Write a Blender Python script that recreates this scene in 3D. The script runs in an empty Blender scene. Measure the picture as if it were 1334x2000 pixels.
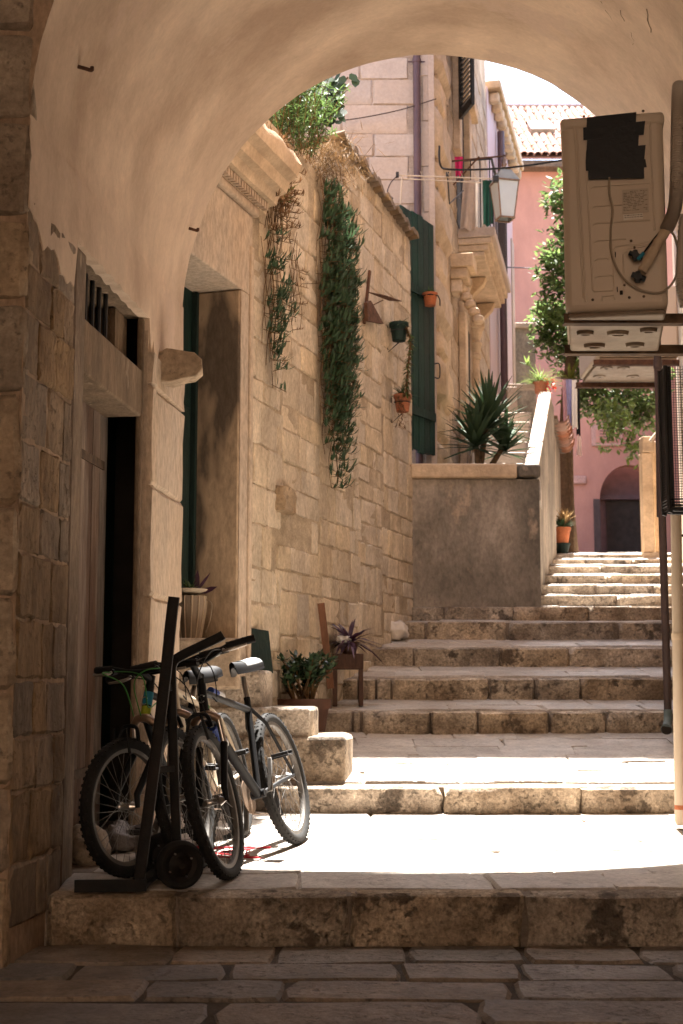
import bpy, bmesh, math, random
from mathutils import Vector, Matrix, Euler, noise as mnoise
R = math.radians
random.seed(7)
S = bpy.context.scene
COL = S.collection

# ---------------------------------------------------------------- camera, sky, sun, exposure
EYE = 1.07                      # eye height over the lower pavement
F_PX = 2700.0                   # focal length in pixels of a 1334 x 2000 frame
TH = math.atan(340/F_PX)        # upward tilt
cam_d = bpy.data.cameras.new('camera'); cam = bpy.data.objects.new('camera', cam_d); COL.objects.link(cam)
cam.location = (0, 0, EYE); cam.rotation_euler = (R(90)+TH, 0, 0)
cam_d.sensor_fit = 'VERTICAL'; cam_d.sensor_height = 36; cam_d.sensor_width = 24; cam_d.lens = 36*F_PX/2000
cam_d.clip_end = 2000; cam_d.clip_start = .05
cam_d.dof.use_dof = True; cam_d.dof.focus_distance = 7.2; cam_d.dof.aperture_fstop = 5.0
S.camera = cam
SUN = Vector((.055, .40, 1.0)).normalized()
W = bpy.data.worlds.new('World'); S.world = W; W.use_nodes = True
nt = W.node_tree; nt.nodes.clear()
sky = nt.nodes.new('ShaderNodeTexSky'); sky.sky_type = 'NISHITA'; sky.sun_disc = False
sky.sun_elevation = math.asin(SUN.z); sky.sun_rotation = math.atan2(SUN.x, SUN.y)
sky.air_density = 1.0; sky.dust_density = 2.5; sky.ozone_density = 1.0
bg = nt.nodes.new('ShaderNodeBackground'); bg.inputs['Strength'].default_value = .1
wo = nt.nodes.new('ShaderNodeOutputWorld')
nt.links.new(sky.outputs[0], bg.inputs[0]); nt.links.new(bg.outputs[0], wo.inputs[0])
sl = bpy.data.lights.new('sun', 'SUN'); sl.energy = 5.0; sl.angle = R(.53); sl.color = (1, .955, .89)
so = bpy.data.objects.new('sun', sl); COL.objects.link(so); so.location = (2, 10, 20)
so.rotation_euler = SUN.to_track_quat('Z', 'Y').to_euler()
S.view_settings.view_transform = 'Standard'; S.view_settings.look = 'None'
S.view_settings.exposure = 3.05; S.view_settings.gamma = 1.0
S.render.engine = 'CYCLES'
cy = S.cycles
cy.use_denoising = True; cy.max_bounces = 9; cy.diffuse_bounces = 4; cy.glossy_bounces = 3; cy.transmission_bounces = 4; cy.transparent_max_bounces = 8
cy.caustics_reflective = False; cy.caustics_refractive = False; cy.sample_clamp_indirect = 6.0

# ---------------------------------------------------------------- geometry helpers
CT, ST_ = math.cos(TH), math.sin(TH)
def ray(u, v):
    r = (u-667)/F_PX; a = (1000-v)/F_PX
    return Vector((r, CT-a*ST_, ST_+a*CT))
def at(u, v, Y):
    d = ray(u, v); t = Y/d.y
    return Vector((d.x*t, Y, EYE+d.z*t))
class Frame:
    """a vertical wall plane: s along it, z up, o out of it"""
    def __init__(self, x0, y0, x1, y1):
        self.o = Vector((x0, y0, 0)); d = Vector((x1-x0, y1-y0, 0)); self.len = d.length
        self.a = d.normalized(); self.n = Vector((self.a.y, -self.a.x, 0)); self.rot = math.atan2(self.a.y, self.a.x)
    def P(self, s, z, o=0.0): return self.o + self.a*s + self.n*o + Vector((0, 0, z))
    def hit(self, u, v, o=0.0):
        d = ray(u, v); q = self.o + self.n*o
        t = (q - Vector((0, 0, 0))).dot(self.n)/d.dot(self.n)
        p = d*t; return (p-q).dot(self.a), p.z+EYE
def V(*a): return Vector(a)
ORG = {}
def org(o): return ORG.get(o.name, Vector((0, 0, 0)))
def tag(o, label=None, cat=None, group=None, kind=None):
    if label: o['label'] = label
    if cat: o['category'] = cat
    if group: o['group'] = group
    if kind: o['kind'] = kind
    return o
def thing(name, label, cat, loc=(0, 0, 0), group=None):
    o = bpy.data.objects.new(name, None); COL.objects.link(o); o.location = loc; o.empty_display_size = .1
    ORG[o.name] = Vector(loc); return tag(o, label, cat, group)
class MB:
    def __init__(s): s.v = []; s.f = []
    def add(s, vs, fs):
        b = len(s.v); s.v += [Vector(p) for p in vs]; s.f += [tuple(b+i for i in f) for f in fs]; return s
    def box8(s, p):   # p: 8 points, bottom ring 0-3, top ring 4-7
        return s.add(p, [(3,2,1,0),(4,5,6,7),(0,1,5,4),(1,2,6,5),(2,3,7,6),(3,0,4,7)])
    def box(s, x0, x1, y0, y1, z0, z1):
        return s.box8([(x0,y0,z0),(x1,y0,z0),(x1,y1,z0),(x0,y1,z0),(x0,y0,z1),(x1,y0,z1),(x1,y1,z1),(x0,y1,z1)])
    def fbox(s, F, s0, s1, z0, z1, o0, o1):   # box in a wall frame
        return s.box8([F.P(s0,z0,o1),F.P(s1,z0,o1),F.P(s1,z0,o0),F.P(s0,z0,o0),F.P(s0,z1,o1),F.P(s1,z1,o1),F.P(s1,z1,o0),F.P(s0,z1,o0)])
    def bar(s, p, q, w, h, up=(0,0,1)):   # rectangular bar from p to q
        p = Vector(p); q = Vector(q); d = (q-p).normalized(); u = Vector(up)
        x = d.cross(u)
        if x.length < 1e-4: x = d.cross(Vector((1,0,0)))
        x.normalize(); u = x.cross(d).normalized(); x *= w/2; u *= h/2
        return s.box8([p-x-u,p+x-u,q+x-u,q-x-u,p-x+u,p+x+u,q+x+u,q-x+u])
    def tube(s, pts, r, n=8, cap=True):
        pts = [Vector(p) for p in pts]; m = len(pts)
        rs = r if isinstance(r, (list, tuple)) else [r]*m
        ring = []; prev = None
        for i, p in enumerate(pts):
            d = (pts[min(i+1,m-1)]-pts[max(i-1,0)])
            d = d.normalized() if d.length > 1e-9 else Vector((0,0,1))
            if prev is None:
                u = d.orthogonal().normalized()
            else:
                u = prev - d*prev.dot(d); u = u.normalized() if u.length > 1e-6 else d.orthogonal().normalized()
            prev = u; w = d.cross(u)
            ring.append([p+(u*math.cos(2*math.pi*k/n)+w*math.sin(2*math.pi*k/n))*rs[i] for k in range(n)])
        b = len(s.v)
        for rr in ring: s.v += rr
        for i in range(m-1):
            for k in range(n):
                a = b+i*n+k; c = b+i*n+(k+1)%n
                s.f.append((a, c, c+n, a+n))
        if cap:
            s.f.append(tuple(b+k for k in reversed(range(n)))); s.f.append(tuple(b+(m-1)*n+k for k in range(n)))
        return s
    def lathe(s, prof, o=(0,0,0), n=16, ax=None, cap=True):   # prof [(r,z)] about local z; ax: 3x3 matrix
        o = Vector(o); b = len(s.v); A = ax or Matrix.Identity(3)
        for r, z in prof:
            for k in range(n):
                t = 2*math.pi*k/n; s.v.append(o + A @ Vector((r*math.cos(t), r*math.sin(t), z)))
        for i in range(len(prof)-1):
            for k in range(n):
                a = b+i*n+k; c = b+i*n+(k+1)%n; s.f.append((a, c, c+n, a+n))
        if cap:
            s.f.append(tuple(b+k for k in reversed(range(n)))); s.f.append(tuple(b+(len(prof)-1)*n+k for k in range(n)))
        return s
    def grid(s, fn, nu, nv, flip=False):
        b = len(s.v)
        for i in range(nu+1):
            for j in range(nv+1): s.v.append(Vector(fn(i/nu, j/nv)))
        for i in range(nu):
            for j in range(nv):
                a = b+i*(nv+1)+j; q = (a, a+nv+1, a+nv+2, a+1); s.f.append(q[::-1] if flip else q)
        return s
    def prism(s, poly, d):    # extrude a 3D polygon by vector d
        n = len(poly); b = len(s.v); d = Vector(d)
        s.v += [Vector(p) for p in poly] + [Vector(p)+d for p in poly]
        s.f.append(tuple(b+i for i in reversed(range(n)))); s.f.append(tuple(b+n+i for i in range(n)))
        for i in range(n):
            j = (i+1) % n; s.f.append((b+i, b+j, b+n+j, b+n+i))
        return s
    def leaf(s, p, d, nrm, L, w, bend=.0, seg=2):
        p = Vector(p); d = Vector(d).normalized(); nrm = Vector(nrm)
        x = d.cross(nrm); x = x.normalized() if x.length > 1e-5 else d.orthogonal().normalized()
        nn = x.cross(d).normalized(); b = len(s.v); prof = (0.25, 1.0, .8, .02) if seg == 3 else (.3, 1.0, .03)
        for i, k in enumerate(prof):
            t = i/(len(prof)-1); c = p + d*L*t + nn*bend*L*t*t
            s.v += [c-x*w*k/2, c+x*w*k/2]
        for i in range(len(prof)-1): s.f.append((b+2*i, b+2*i+1, b+2*i+3, b+2*i+2))
        return s
    def mesh(s, name, off=Vector((0,0,0)), smooth=None):
        me = bpy.data.meshes.new(name); me.from_pydata([tuple(v-off) for v in s.v], [], s.f); me.update()
        bm = bmesh.new(); bm.from_mesh(me); bmesh.ops.recalc_face_normals(bm, faces=bm.faces); bm.to_mesh(me); bm.free()
        if smooth:
            me.polygons.foreach_set('use_smooth', [True]*len(me.polygons))
            me.set_sharp_from_angle(angle=R(smooth))
        return me
    def build(s, name, m, parent=None, smooth=40, bevel=0, label=None, cat=None, group=None, kind=None, raw=False):
        off = org(parent) if parent else Vector((0,0,0))
        if raw:
            me = bpy.data.meshes.new(name); me.from_pydata([tuple(v-off) for v in s.v], [], s.f); me.update()
        else: me = s.mesh(name, off, smooth)
        o = bpy.data.objects.new(name, me); COL.objects.link(o); me.materials.append(m)
        if parent: o.parent = parent
        ORG[o.name] = off
        if bevel:
            md = o.modifiers.new('bevel', 'BEVEL'); md.width = bevel; md.segments = 2; md.limit_method = 'ANGLE'; md.angle_limit = R(40)
        return tag(o, label, cat, group, kind)
def put(name, me, parent, loc, rot=(0,0,0), scale=(1,1,1)):
    """an instance-like piece that shares mesh data"""
    o = bpy.data.objects.new(name, me); COL.objects.link(o); o.parent = parent
    o.location = Vector(loc) - (org(parent) if parent else Vector((0,0,0))); o.rotation_euler = rot; o.scale = scale
    ORG[o.name] = Vector(loc); return o
def copy_tree(o, parent=None):
    c = o.copy(); COL.objects.link(c); c.parent = parent
    for ch in o.children: copy_tree(ch, c)
    return c
def curve(pts, n=8):
    """Catmull-Rom through points"""
    P = [Vector(p) for p in pts]; out = []
    for i in range(len(P)-1):
        a = P[max(i-1,0)]; b = P[i]; c = P[i+1]; d = P[min(i+2,len(P)-1)]
        for k in range(n):
            t = k/n
            out.append(.5*((2*b)+(c-a)*t+(2*a-5*b+4*c-d)*t*t+(3*b-a-3*c+d)*t**3))
    return out+[P[-1]]
rnd = random.uniform
def noise1(x): return math.sin(x*1.7+.3)*.5+math.sin(x*3.9+1.1)*.3+math.sin(x*8.3+2.)*.2

# ---------------------------------------------------------------- materials
MATS = {}
def mat(name, c, var=.25, scale=6, rough=.85, bump=.3, bscale=None, dirt=None, dscale=1.2, damt=.5, rand=.12, metal=0, stretch=(1,1,1), pit=0, spec=.3, dirt2=None, d2scale=.5, d2thr=.55, hue=0, bdist=.02, trans=0, fine=None):
    m = bpy.data.materials.new(name); MATS[name] = m; m.use_nodes = True
    n = m.node_tree.nodes; l = m.node_tree.links; b = n['Principled BSDF']
    b.inputs['Roughness'].default_value = rough; b.inputs['Metallic'].default_value = metal
    b.inputs['Specular IOR Level'].default_value = spec
    g = n.new('ShaderNodeNewGeometry'); mp = n.new('ShaderNodeMapping'); mp.inputs['Scale'].default_value = stretch
    l.new(g.outputs['Position'], mp.inputs['Vector'])
    nz = n.new('ShaderNodeTexNoise'); nz.inputs['Scale'].default_value = scale; nz.inputs['Detail'].default_value = 7; nz.inputs['Roughness'].default_value = .62
    l.new(mp.outputs[0], nz.inputs['Vector'])
    cr = n.new('ShaderNodeValToRGB'); e = cr.color_ramp.elements
    lo = [x*(1-var) for x in c]; hi = [min(x*(1+var), .92) for x in c]
    e[0].position = .3; e[0].color = (*lo, 1); e[1].position = .7; e[1].color = (*hi, 1)
    l.new(nz.outputs['Fac'], cr.inputs[0]); out = cr.outputs[0]
    def mix(a, col, fac, blend='MIX'):
        mx = n.new('ShaderNodeMix'); mx.data_type = 'RGBA'; mx.blend_type = blend
        l.new(a, mx.inputs[6]); l.new(fac, mx.inputs[0])
        if isinstance(col, tuple): mx.inputs[7].default_value = (*col, 1)
        else: l.new(col, mx.inputs[7])
        return mx.outputs[2]
    def thr(sc, lo_, hi_, amt, vec=mp.outputs[0], det=5):
        t = n.new('ShaderNodeTexNoise'); t.inputs['Scale'].default_value = sc; t.inputs['Detail'].default_value = det; t.inputs['Roughness'].default_value = .6
        l.new(vec, t.inputs['Vector'])
        r = n.new('ShaderNodeMapRange'); r.inputs[1].default_value = lo_; r.inputs[2].default_value = hi_; r.inputs[3].default_value = 0; r.inputs[4].default_value = amt
        l.new(t.outputs['Fac'], r.inputs[0]); return r.outputs[0]
    if dirt: out = mix(out, dirt, thr(dscale, .42, .68, damt))
    if dirt2: out = mix(out, dirt2, thr(d2scale, d2thr, d2thr+.06, .85, det=8))
    fine = (.3 if scale < 12 and bump >= .25 else 0) if fine is None else fine
    if fine:
        fn_ = n.new('ShaderNodeTexNoise'); fn_.inputs['Scale'].default_value = max(scale*7, 32); fn_.inputs['Detail'].default_value = 4; fn_.inputs['Roughness'].default_value = .7
        l.new(mp.outputs[0], fn_.inputs['Vector'])
        fr_ = n.new('ShaderNodeMapRange'); fr_.inputs[1].default_value = .3; fr_.inputs[2].default_value = .7; fr_.inputs[3].default_value = 1-fine; fr_.inputs[4].default_value = 1+fine*.6
        l.new(fn_.outputs['Fac'], fr_.inputs[0]); hv = n.new('ShaderNodeHueSaturation'); l.new(fr_.outputs[0], hv.inputs['Value']); l.new(out, hv.inputs['Color']); out = hv.outputs[0]
    pf = None
    if pit:
        pa = thr(30, .56, .66, 1.0, vec=g.outputs['Position'], det=6); pb = thr(5, .40, .58, 1.0, vec=g.outputs['Position'], det=4)
        pm = n.new('ShaderNodeMath'); pm.operation = 'MULTIPLY'; l.new(pa, pm.inputs[0]); l.new(pb, pm.inputs[1]); pf = pm.outputs[0]
        out = mix(out, tuple(x*.35 for x in c), pf) if pit >= 1 else mix(out, tuple(x*(1-pit*.6) for x in c), pf)
    if rand or hue:
        oi = n.new('ShaderNodeObjectInfo'); hs = n.new('ShaderNodeHueSaturation')
        r1 = n.new('ShaderNodeMapRange'); r1.inputs[3].default_value = 1-rand; r1.inputs[4].default_value = 1+rand
        l.new(oi.outputs['Random'], r1.inputs[0]); l.new(r1.outputs[0], hs.inputs['Value'])
        mu = n.new('ShaderNodeMath'); mu.operation = 'FRACT'; mm = n.new('ShaderNodeMath'); mm.operation = 'MULTIPLY'; mm.inputs[1].default_value = 7.31
        l.new(oi.outputs['Random'], mm.inputs[0]); l.new(mm.outputs[0], mu.inputs[0])
        r2 = n.new('ShaderNodeMapRange'); r2.inputs[3].default_value = 1-rand*1.3; r2.inputs[4].default_value = 1+rand*1.3
        l.new(mu.outputs[0], r2.inputs[0]); l.new(r2.outputs[0], hs.inputs['Saturation'])
        l.new(out, hs.inputs['Color']); out = hs.outputs[0]
    l.new(out, b.inputs['Base Color'])
    if bump:
        bn = n.new('ShaderNodeTexNoise'); bn.inputs['Scale'].default_value = bscale or scale*4; bn.inputs['Detail'].default_value = 6; bn.inputs['Roughness'].default_value = .65
        l.new(mp.outputs[0], bn.inputs['Vector']); h = bn.outputs['Fac']
        if pf is not None:
            sb = n.new('ShaderNodeMath'); sb.operation = 'SUBTRACT'; l.new(h, sb.inputs[0]); l.new(pf, sb.inputs[1]); h = sb.outputs[0]
        bp = n.new('ShaderNodeBump'); bp.inputs['Strength'].default_value = bump; bp.inputs['Distance'].default_value = bdist
        l.new(h, bp.inputs['Height']); l.new(bp.outputs[0], b.inputs['Normal'])
    if trans:
        b.inputs['Transmission Weight'].default_value = trans
    return m
# limestone and render
M_STONE = mat('limestone', (.42,.325,.23), .28, 5, .9, .55, 22, dirt=(.24,.155,.09), dscale=2.2, damt=.6, rand=.13, pit=.8, bdist=.03)
M_WALLST = mat('wall_limestone', (.60,.495,.365), .22, 6, .9, .5, 26, dirt=(.34,.26,.19), dscale=2.4, damt=.5, rand=.12, stretch=(1,1,.6), bdist=.03)
M_MORTAR = mat('mortar', (.47,.375,.265), .25, 9, .95, .7, 40, dirt=(.2,.14,.09), dscale=2.5, damt=.5, rand=0)
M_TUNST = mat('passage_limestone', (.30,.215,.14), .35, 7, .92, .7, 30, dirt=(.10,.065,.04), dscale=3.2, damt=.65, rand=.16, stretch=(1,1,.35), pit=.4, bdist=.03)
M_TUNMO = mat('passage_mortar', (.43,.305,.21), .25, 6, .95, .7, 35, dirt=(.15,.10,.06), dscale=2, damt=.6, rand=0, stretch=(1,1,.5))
M_RISER = mat('step_limestone', (.49,.40,.305), .35, 8, .88, .8, 25, dirt=(.17,.12,.08), dscale=3.4, damt=.8, rand=.14, pit=1, bdist=.035, dirt2=(.085,.062,.045), d2scale=5.0, d2thr=.575, fine=.5)
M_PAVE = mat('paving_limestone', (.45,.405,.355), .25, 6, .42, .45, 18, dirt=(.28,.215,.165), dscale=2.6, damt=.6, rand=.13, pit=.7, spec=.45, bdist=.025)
M_PAVED = mat('shaded_dirty_paving', (.27,.22,.175), .3, 7, .5, .6, 20, dirt=(.12,.09,.065), dscale=2.4, damt=.7, rand=.24, pit=.9, spec=.45, bdist=.03, dirt2=(.36,.29,.23), d2scale=3.2, d2thr=.62)  # dirtier copy of the paving, darkened to carry the foreground shade in its colour
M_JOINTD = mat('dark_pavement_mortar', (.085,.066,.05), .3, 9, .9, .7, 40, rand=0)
M_JOINT = mat('pavement_mortar', (.21,.165,.13), .3, 9, .9, .7, 40, rand=0)
M_PLAST = mat('vault_plaster', (.68,.53,.40), .13, 2.2, .92, .3, 9, dirt=(.42,.30,.215), dscale=1.2, damt=.85, rand=0, stretch=(1,1.5,1), fine=.08, dirt2=(.60,.46,.36), d2scale=1.6, d2thr=.6)
M_PLAST2 = mat('lower_plaster', (.60,.43,.30), .2, 4, .92, .4, 18, dirt=(.33,.22,.14), dscale=2.2, damt=.6, rand=0)
M_TRIM = mat('door_surround_stone', (.55,.44,.335), .16, 4, .85, .3, 20, dirt=(.40,.28,.18), dscale=2, damt=.5, rand=.05, stretch=(1,1,.4))
M_REVEAL = mat('stained_reveal_stone', (.50,.37,.25), .2, 4, .88, .4, 20, dirt=(.30,.21,.135), dscale=2, damt=.6, rand=0, stretch=(1,1,.35), dirt2=(.075,.058,.045), d2scale=2.0, d2thr=.485)
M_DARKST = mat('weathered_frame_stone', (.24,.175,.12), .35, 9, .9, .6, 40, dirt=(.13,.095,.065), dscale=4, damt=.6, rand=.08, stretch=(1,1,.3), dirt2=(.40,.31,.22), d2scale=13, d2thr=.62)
M_GROOVE_SHADE = mat('groove_shadow_brown', (.11,.068,.04), .4, 9, .95, .5, 40, rand=0)
M_GREYW = mat('grey_stucco', (.31,.265,.22), .4, 3.5, .95, .5, 25, dirt=(.11,.098,.08), dscale=1.3, damt=.8, rand=0, dirt2=(.42,.33,.25), d2scale=2.6, d2thr=.64, stretch=(1,1,.6))
M_ASHLAR = mat('pale_ashlar', (.45,.37,.31), .15, 3, .9, .35, 22, dirt=(.33,.26,.21), dscale=1.5, damt=.5, rand=.08, fine=.12)
M_ASHJ = mat('ashlar_joint', (.35,.28,.225), .2, 8, .95, .4, rand=0)
M_ORNATE = mat('carved_stone', (.58,.44,.30), .22, 5, .88, .45, 24, dirt=(.30,.21,.13), dscale=1.8, damt=.55, rand=.08, fine=.15)
M_PINK = mat('pink_render', (.42,.205,.15), .14, 1.2, .95, .25, 12, dirt=(.27,.125,.10), dscale=.7, damt=.8, rand=0, stretch=(1,1,.5), fine=.05)
M_LILAC = mat('faded_lilac_render', (.50,.40,.42), .12, 1.6, .95, .2, 12, dirt=(.45,.26,.22), dscale=.8, damt=.7, rand=0)
M_TILE = mat('terracotta_tile', (.24,.10,.062), .3, 8, .9, .4, 30, dirt=(.29,.18,.125), dscale=3, damt=.6, rand=.2)
M_OLDTILE = mat('mossy_tile', (.20,.14,.09), .35, 12, .95, .5, 40, dirt=(.09,.075,.05), dscale=5, damt=.6, rand=.15)
# wood, paint, metal
M_DOORW = mat('bleached_door_wood', (.12,.07,.048), .35, 10, .8, .6, 60, dirt=(.52,.44,.37), dscale=2.6, damt=.95, rand=.08, stretch=(1,1,.12))
M_GREEN = mat('dark_green_paint', (.006,.02,.016), .3, 6, .7, .3, 50, dirt=(.012,.03,.024), dscale=2, damt=.5, rand=.15, stretch=(1,1,.2))
M_GATE = mat('green_gate_paint', (.009,.036,.027), .5, 8, .7, .4, 50, dirt=(.01,.035,.028), dscale=2.4, damt=.7, rand=.2, stretch=(1,1,.3))
M_BLACK = mat('black_metal', (.012,.012,.013), .3, 20, .5, .15, 60, rand=0, spec=.4)
M_TRUCK = mat('dark_steel', (.006,.0055,.005), .4, 15, .6, .2, 60, dirt=(.022,.013,.009), dscale=5, damt=.6, rand=0, spec=.22)
M_RUBBER = mat('tyre_rubber', (.010,.0095,.009), .25, 25, .85, .2, 80, dirt=(.03,.026,.023), dscale=4, damt=.4, rand=0)
M_RIM = mat('dusty_alloy', (.13,.12,.11), .2, 20, .5, .1, rand=0, metal=.4)
M_SPOKE = mat('dull_spoke', (.16,.15,.14), .2, 20, .5, 0, rand=0, metal=.5)
M_CHROME = mat('steel', (.55,.53,.50), .1, 20, .28, 0, rand=0, metal=1)
M_RUST = mat('rust', (.10,.048,.028), .5, 22, .9, .5, 60, dirt=(.07,.035,.02), dscale=6, damt=.6, rand=.1)
M_RUSTY = mat('rusty_bracket', (.13,.085,.055), .4, 18, .8, .4, 60, dirt=(.045,.032,.025), dscale=6, damt=.7, rand=.1)
M_AC = mat('beige_enamel', (.63,.53,.42), .05, 3, .5, .03, rand=0, dirt=(.50,.40,.30), dscale=1.5, damt=.45, spec=.4)
M_ACD = mat('grubby_enamel', (.30,.24,.18), .25, 9, .6, .2, 50, rand=0, dirt=(.22,.15,.10), dscale=4, damt=.7)
M_TAPE = mat('black_tape', (.006,.006,.007), .3, 10, .45, .15, 30, rand=0)
M_HOSE = mat('grey_hose', (.48,.42,.36), .08, 6, .55, 0, rand=0, dirt=(.36,.29,.22), dscale=4, damt=.5)
M_WRAP = mat('wrapped_tape', (.58,.46,.33), .15, 14, .8, .3, 50, rand=0, dirt=(.33,.24,.16), dscale=7, damt=.5)
M_CABLE = mat('beige_cable', (.36,.29,.21), .1, 10, .5, 0, rand=0)
M_DKCABLE = mat('dark_cable', (.012,.011,.011), .1, 10, .6, 0, rand=0)
M_PVC = mat('weathered_pvc', (.52,.43,.33), .15, 5, .6, .15, 30, rand=0, dirt=(.33,.25,.17), dscale=4, damt=.6, stretch=(1,1,.2))
M_DPIPE = mat('brown_downpipe', (.055,.035,.032), .25, 6, .55, .15, rand=0, dirt=(.03,.018,.016), dscale=4, damt=.5)
M_PURPIPE = mat('maroon_downpipe', (.085,.05,.055), .2, 6, .5, .1, rand=0)
M_TERRA = mat('terracotta_pot', (.42,.15,.075), .2, 9, .85, .25, 40, rand=.08, dirt=(.30,.12,.07), dscale=5, damt=.5)
M_DKPOT = mat('dark_brown_pot', (.085,.04,.026), .25, 10, .6, .1, rand=0)
M_GLASSY = mat('lantern_glass', (.62,.70,.72), .05, 4, .18, 0, rand=0, spec=.5)
M_WHITE = mat('white_cloth', (.78,.76,.73), .06, 12, .9, .2, 40, rand=.05)
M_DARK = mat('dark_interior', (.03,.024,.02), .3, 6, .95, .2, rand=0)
M_SOIL = mat('soil', (.05,.035,.025), .4, 30, 1, .6, 60, rand=0)
M_EARTH = mat('ground_stone', (.24,.19,.145), .3, 2, .95, .4, 10, rand=0)
def leafmat(name, c, var=.4, tr=.25, rough=.5):
    m = bpy.data.materials.new(name); m.use_nodes = True; n = m.node_tree.nodes; l = m.node_tree.links; b = n['Principled BSDF']
    g = n.new('ShaderNodeNewGeometry'); cr = n.new('ShaderNodeValToRGB'); e = cr.color_ramp.elements
    e[0].color = (*[x*(1-var) for x in c], 1); e[1].color = (*[x*(1+var) for x in c], 1)
    l.new(g.outputs['Random Per Island'], cr.inputs[0])
    l.new(cr.outputs[0], b.inputs['Base Color']); b.inputs['Roughness'].default_value = rough
    b.inputs['Specular IOR Level'].default_value = .35
    t = n.new('ShaderNodeBsdfTranslucent'); l.new(cr.outputs[0], t.inputs['Color'])
    mx = n.new('ShaderNodeMixShader'); mx.inputs[0].default_value = tr
    o = n['Material Output']; l.new(b.outputs[0], mx.inputs[1]); l.new(t.outputs[0], mx.inputs[2]); l.new(mx.outputs[0], o.inputs['Surface'])
    return m
L_SUCC = leafmat('succulent_leaf', (.045,.085,.04)); L_TREE = leafmat('tree_leaf', (.12,.18,.055), .5, .45)
L_LIGHT = leafmat('young_leaf', (.14,.20,.05), .4, .4); L_YUCCA = leafmat('yucca_leaf', (.035,.065,.03), .4, .15, .75)
L_DRY = leafmat('dry_stem', (.14,.08,.035), .5, .25, .9); L_GRASS = leafmat('grass_leaf', (.075,.125,.035), .5, .35)
L_JADE = leafmat('jade_leaf', (.035,.065,.03), .4, .1, .35); L_PURP = leafmat('purple_leaf', (.06,.022,.045), .4, .2)
L_FLOW = leafmat('red_flower', (.6,.07,.04), .3, .3); L_BROWN = leafmat('withered_leaf', (.16,.085,.04), .5, .2, .9)
M_STEM = mat('woody_stem', (.13,.085,.05), .3, 20, .9, .4, 60, rand=0)

# shared stone meshes: front face towards -y, unit size, rounded and uneven
def block_mesh(name, m, seed, rough=.06, rim=.16, n=3, dep=.5, edge_=.2):
    rg = random.Random(seed); mb = MB(); k = n+2
    xs = [-.5]+[-.5+rim*.5+(1-rim)*i/(n) for i in range(n+1)]+[.5]
    N = len(xs); j = lambda a: rg.uniform(-a, a)
    for iz in range(N):
        for ix in range(N):
            edge = ix in (0,N-1) or iz in (0,N-1); cor = ix in (0,N-1) and iz in (0,N-1)
            y = -.5 + (edge_ if edge else 0) + (edge_*.4 if cor else 0) + j(.09)
            x = xs[ix] + j(rough*.5); z = xs[iz] + j(rough*.5)
            if cor: x *= .93; z *= .93
            mb.v.append(Vector((x, y, z)))
    for iz in range(N-1):
        for ix in range(N-1):
            a = iz*N+ix; mb.f.append((a, a+1, a+N+1, a+N))
    per = [i for i in range(N)]+[r*N+N-1 for r in range(1,N)]+[(N-1)*N+i for i in range(N-2,-1,-1)]+[r*N for r in range(N-2,0,-1)]
    b = len(mb.v)
    for i in per: q = mb.v[i].copy(); q.y = dep; mb.v.append(q)
    for i in range(len(per)):
        jn = (i+1) % len(per); mb.f.append((per[i], b+i, b+jn, per[jn]))
    me = mb.mesh(name, smooth=55); me.materials.append(m); return me
def slab_mesh(name, m, seed, jit=.05):
    rg = random.Random(seed); mb = MB(); j = lambda a: rg.uniform(-a, a)
    out = []
    for (x, y) in [(-.5,-.5),(-.17,-.5),(.17,-.5),(.5,-.5),(.5,0),(.5,.5),(.17,.5),(-.17,.5),(-.5,.5),(-.5,0)]:
        c = .975 if abs(x) == .5 and abs(y) == .5 else 1
        out.append((x*c+j(jit)*.45, y*c+j(jit)*.8))
    n = len(out)
    for sc, z in ((1, -.5), (1, .25), (.95, .5)):
        for (x, y) in out: mb.v.append(Vector((x*sc, y*sc, z+(j(.06) if z == .5 else 0))))
    mb.v.append(Vector((0, 0, .5+j(.1))))
    for r in (0, n):
        for i in range(n): mb.f.append((r+i, r+(i+1) % n, r+n+(i+1) % n, r+n+i))
    for i in range(n): mb.f.append((2*n+i, 2*n+(i+1) % n, 3*n))
    me = mb.mesh(name, smooth=50); me.materials.append(m); return me
def variants(fn, name, m, k=6, **kw): return [fn(name, m, 100+i*13+len(name), **kw) for i in range(k)]
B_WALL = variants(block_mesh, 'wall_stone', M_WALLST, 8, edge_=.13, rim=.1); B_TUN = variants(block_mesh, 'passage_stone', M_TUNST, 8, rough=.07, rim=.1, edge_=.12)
B_STEP = variants(block_mesh, 'step_block', M_RISER, 6, rough=.03, rim=.08); B_ASH = variants(block_mesh, 'ashlar_block', M_ASHLAR, 5, rough=.02, rim=.05)
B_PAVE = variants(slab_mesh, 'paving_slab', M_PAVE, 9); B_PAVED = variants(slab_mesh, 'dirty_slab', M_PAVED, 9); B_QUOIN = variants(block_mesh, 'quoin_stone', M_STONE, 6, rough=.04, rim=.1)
B_ORN = variants(block_mesh, 'rusticated_stone', M_ORNATE, 5, rough=.02, rim=.4, edge_=.45)
def wstone(name, meshes, parent, F, s0, s1, z0, z1, proud=.012, dep=.06, jit=0):
    d = dep+proud
    return put(name, random.choice(meshes), parent, F.P((s0+s1)/2, (z0+z1)/2, proud-d/2+rnd(-jit,jit)), (0,0,F.rot), (s1-s0, d, z1-z0))
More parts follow.
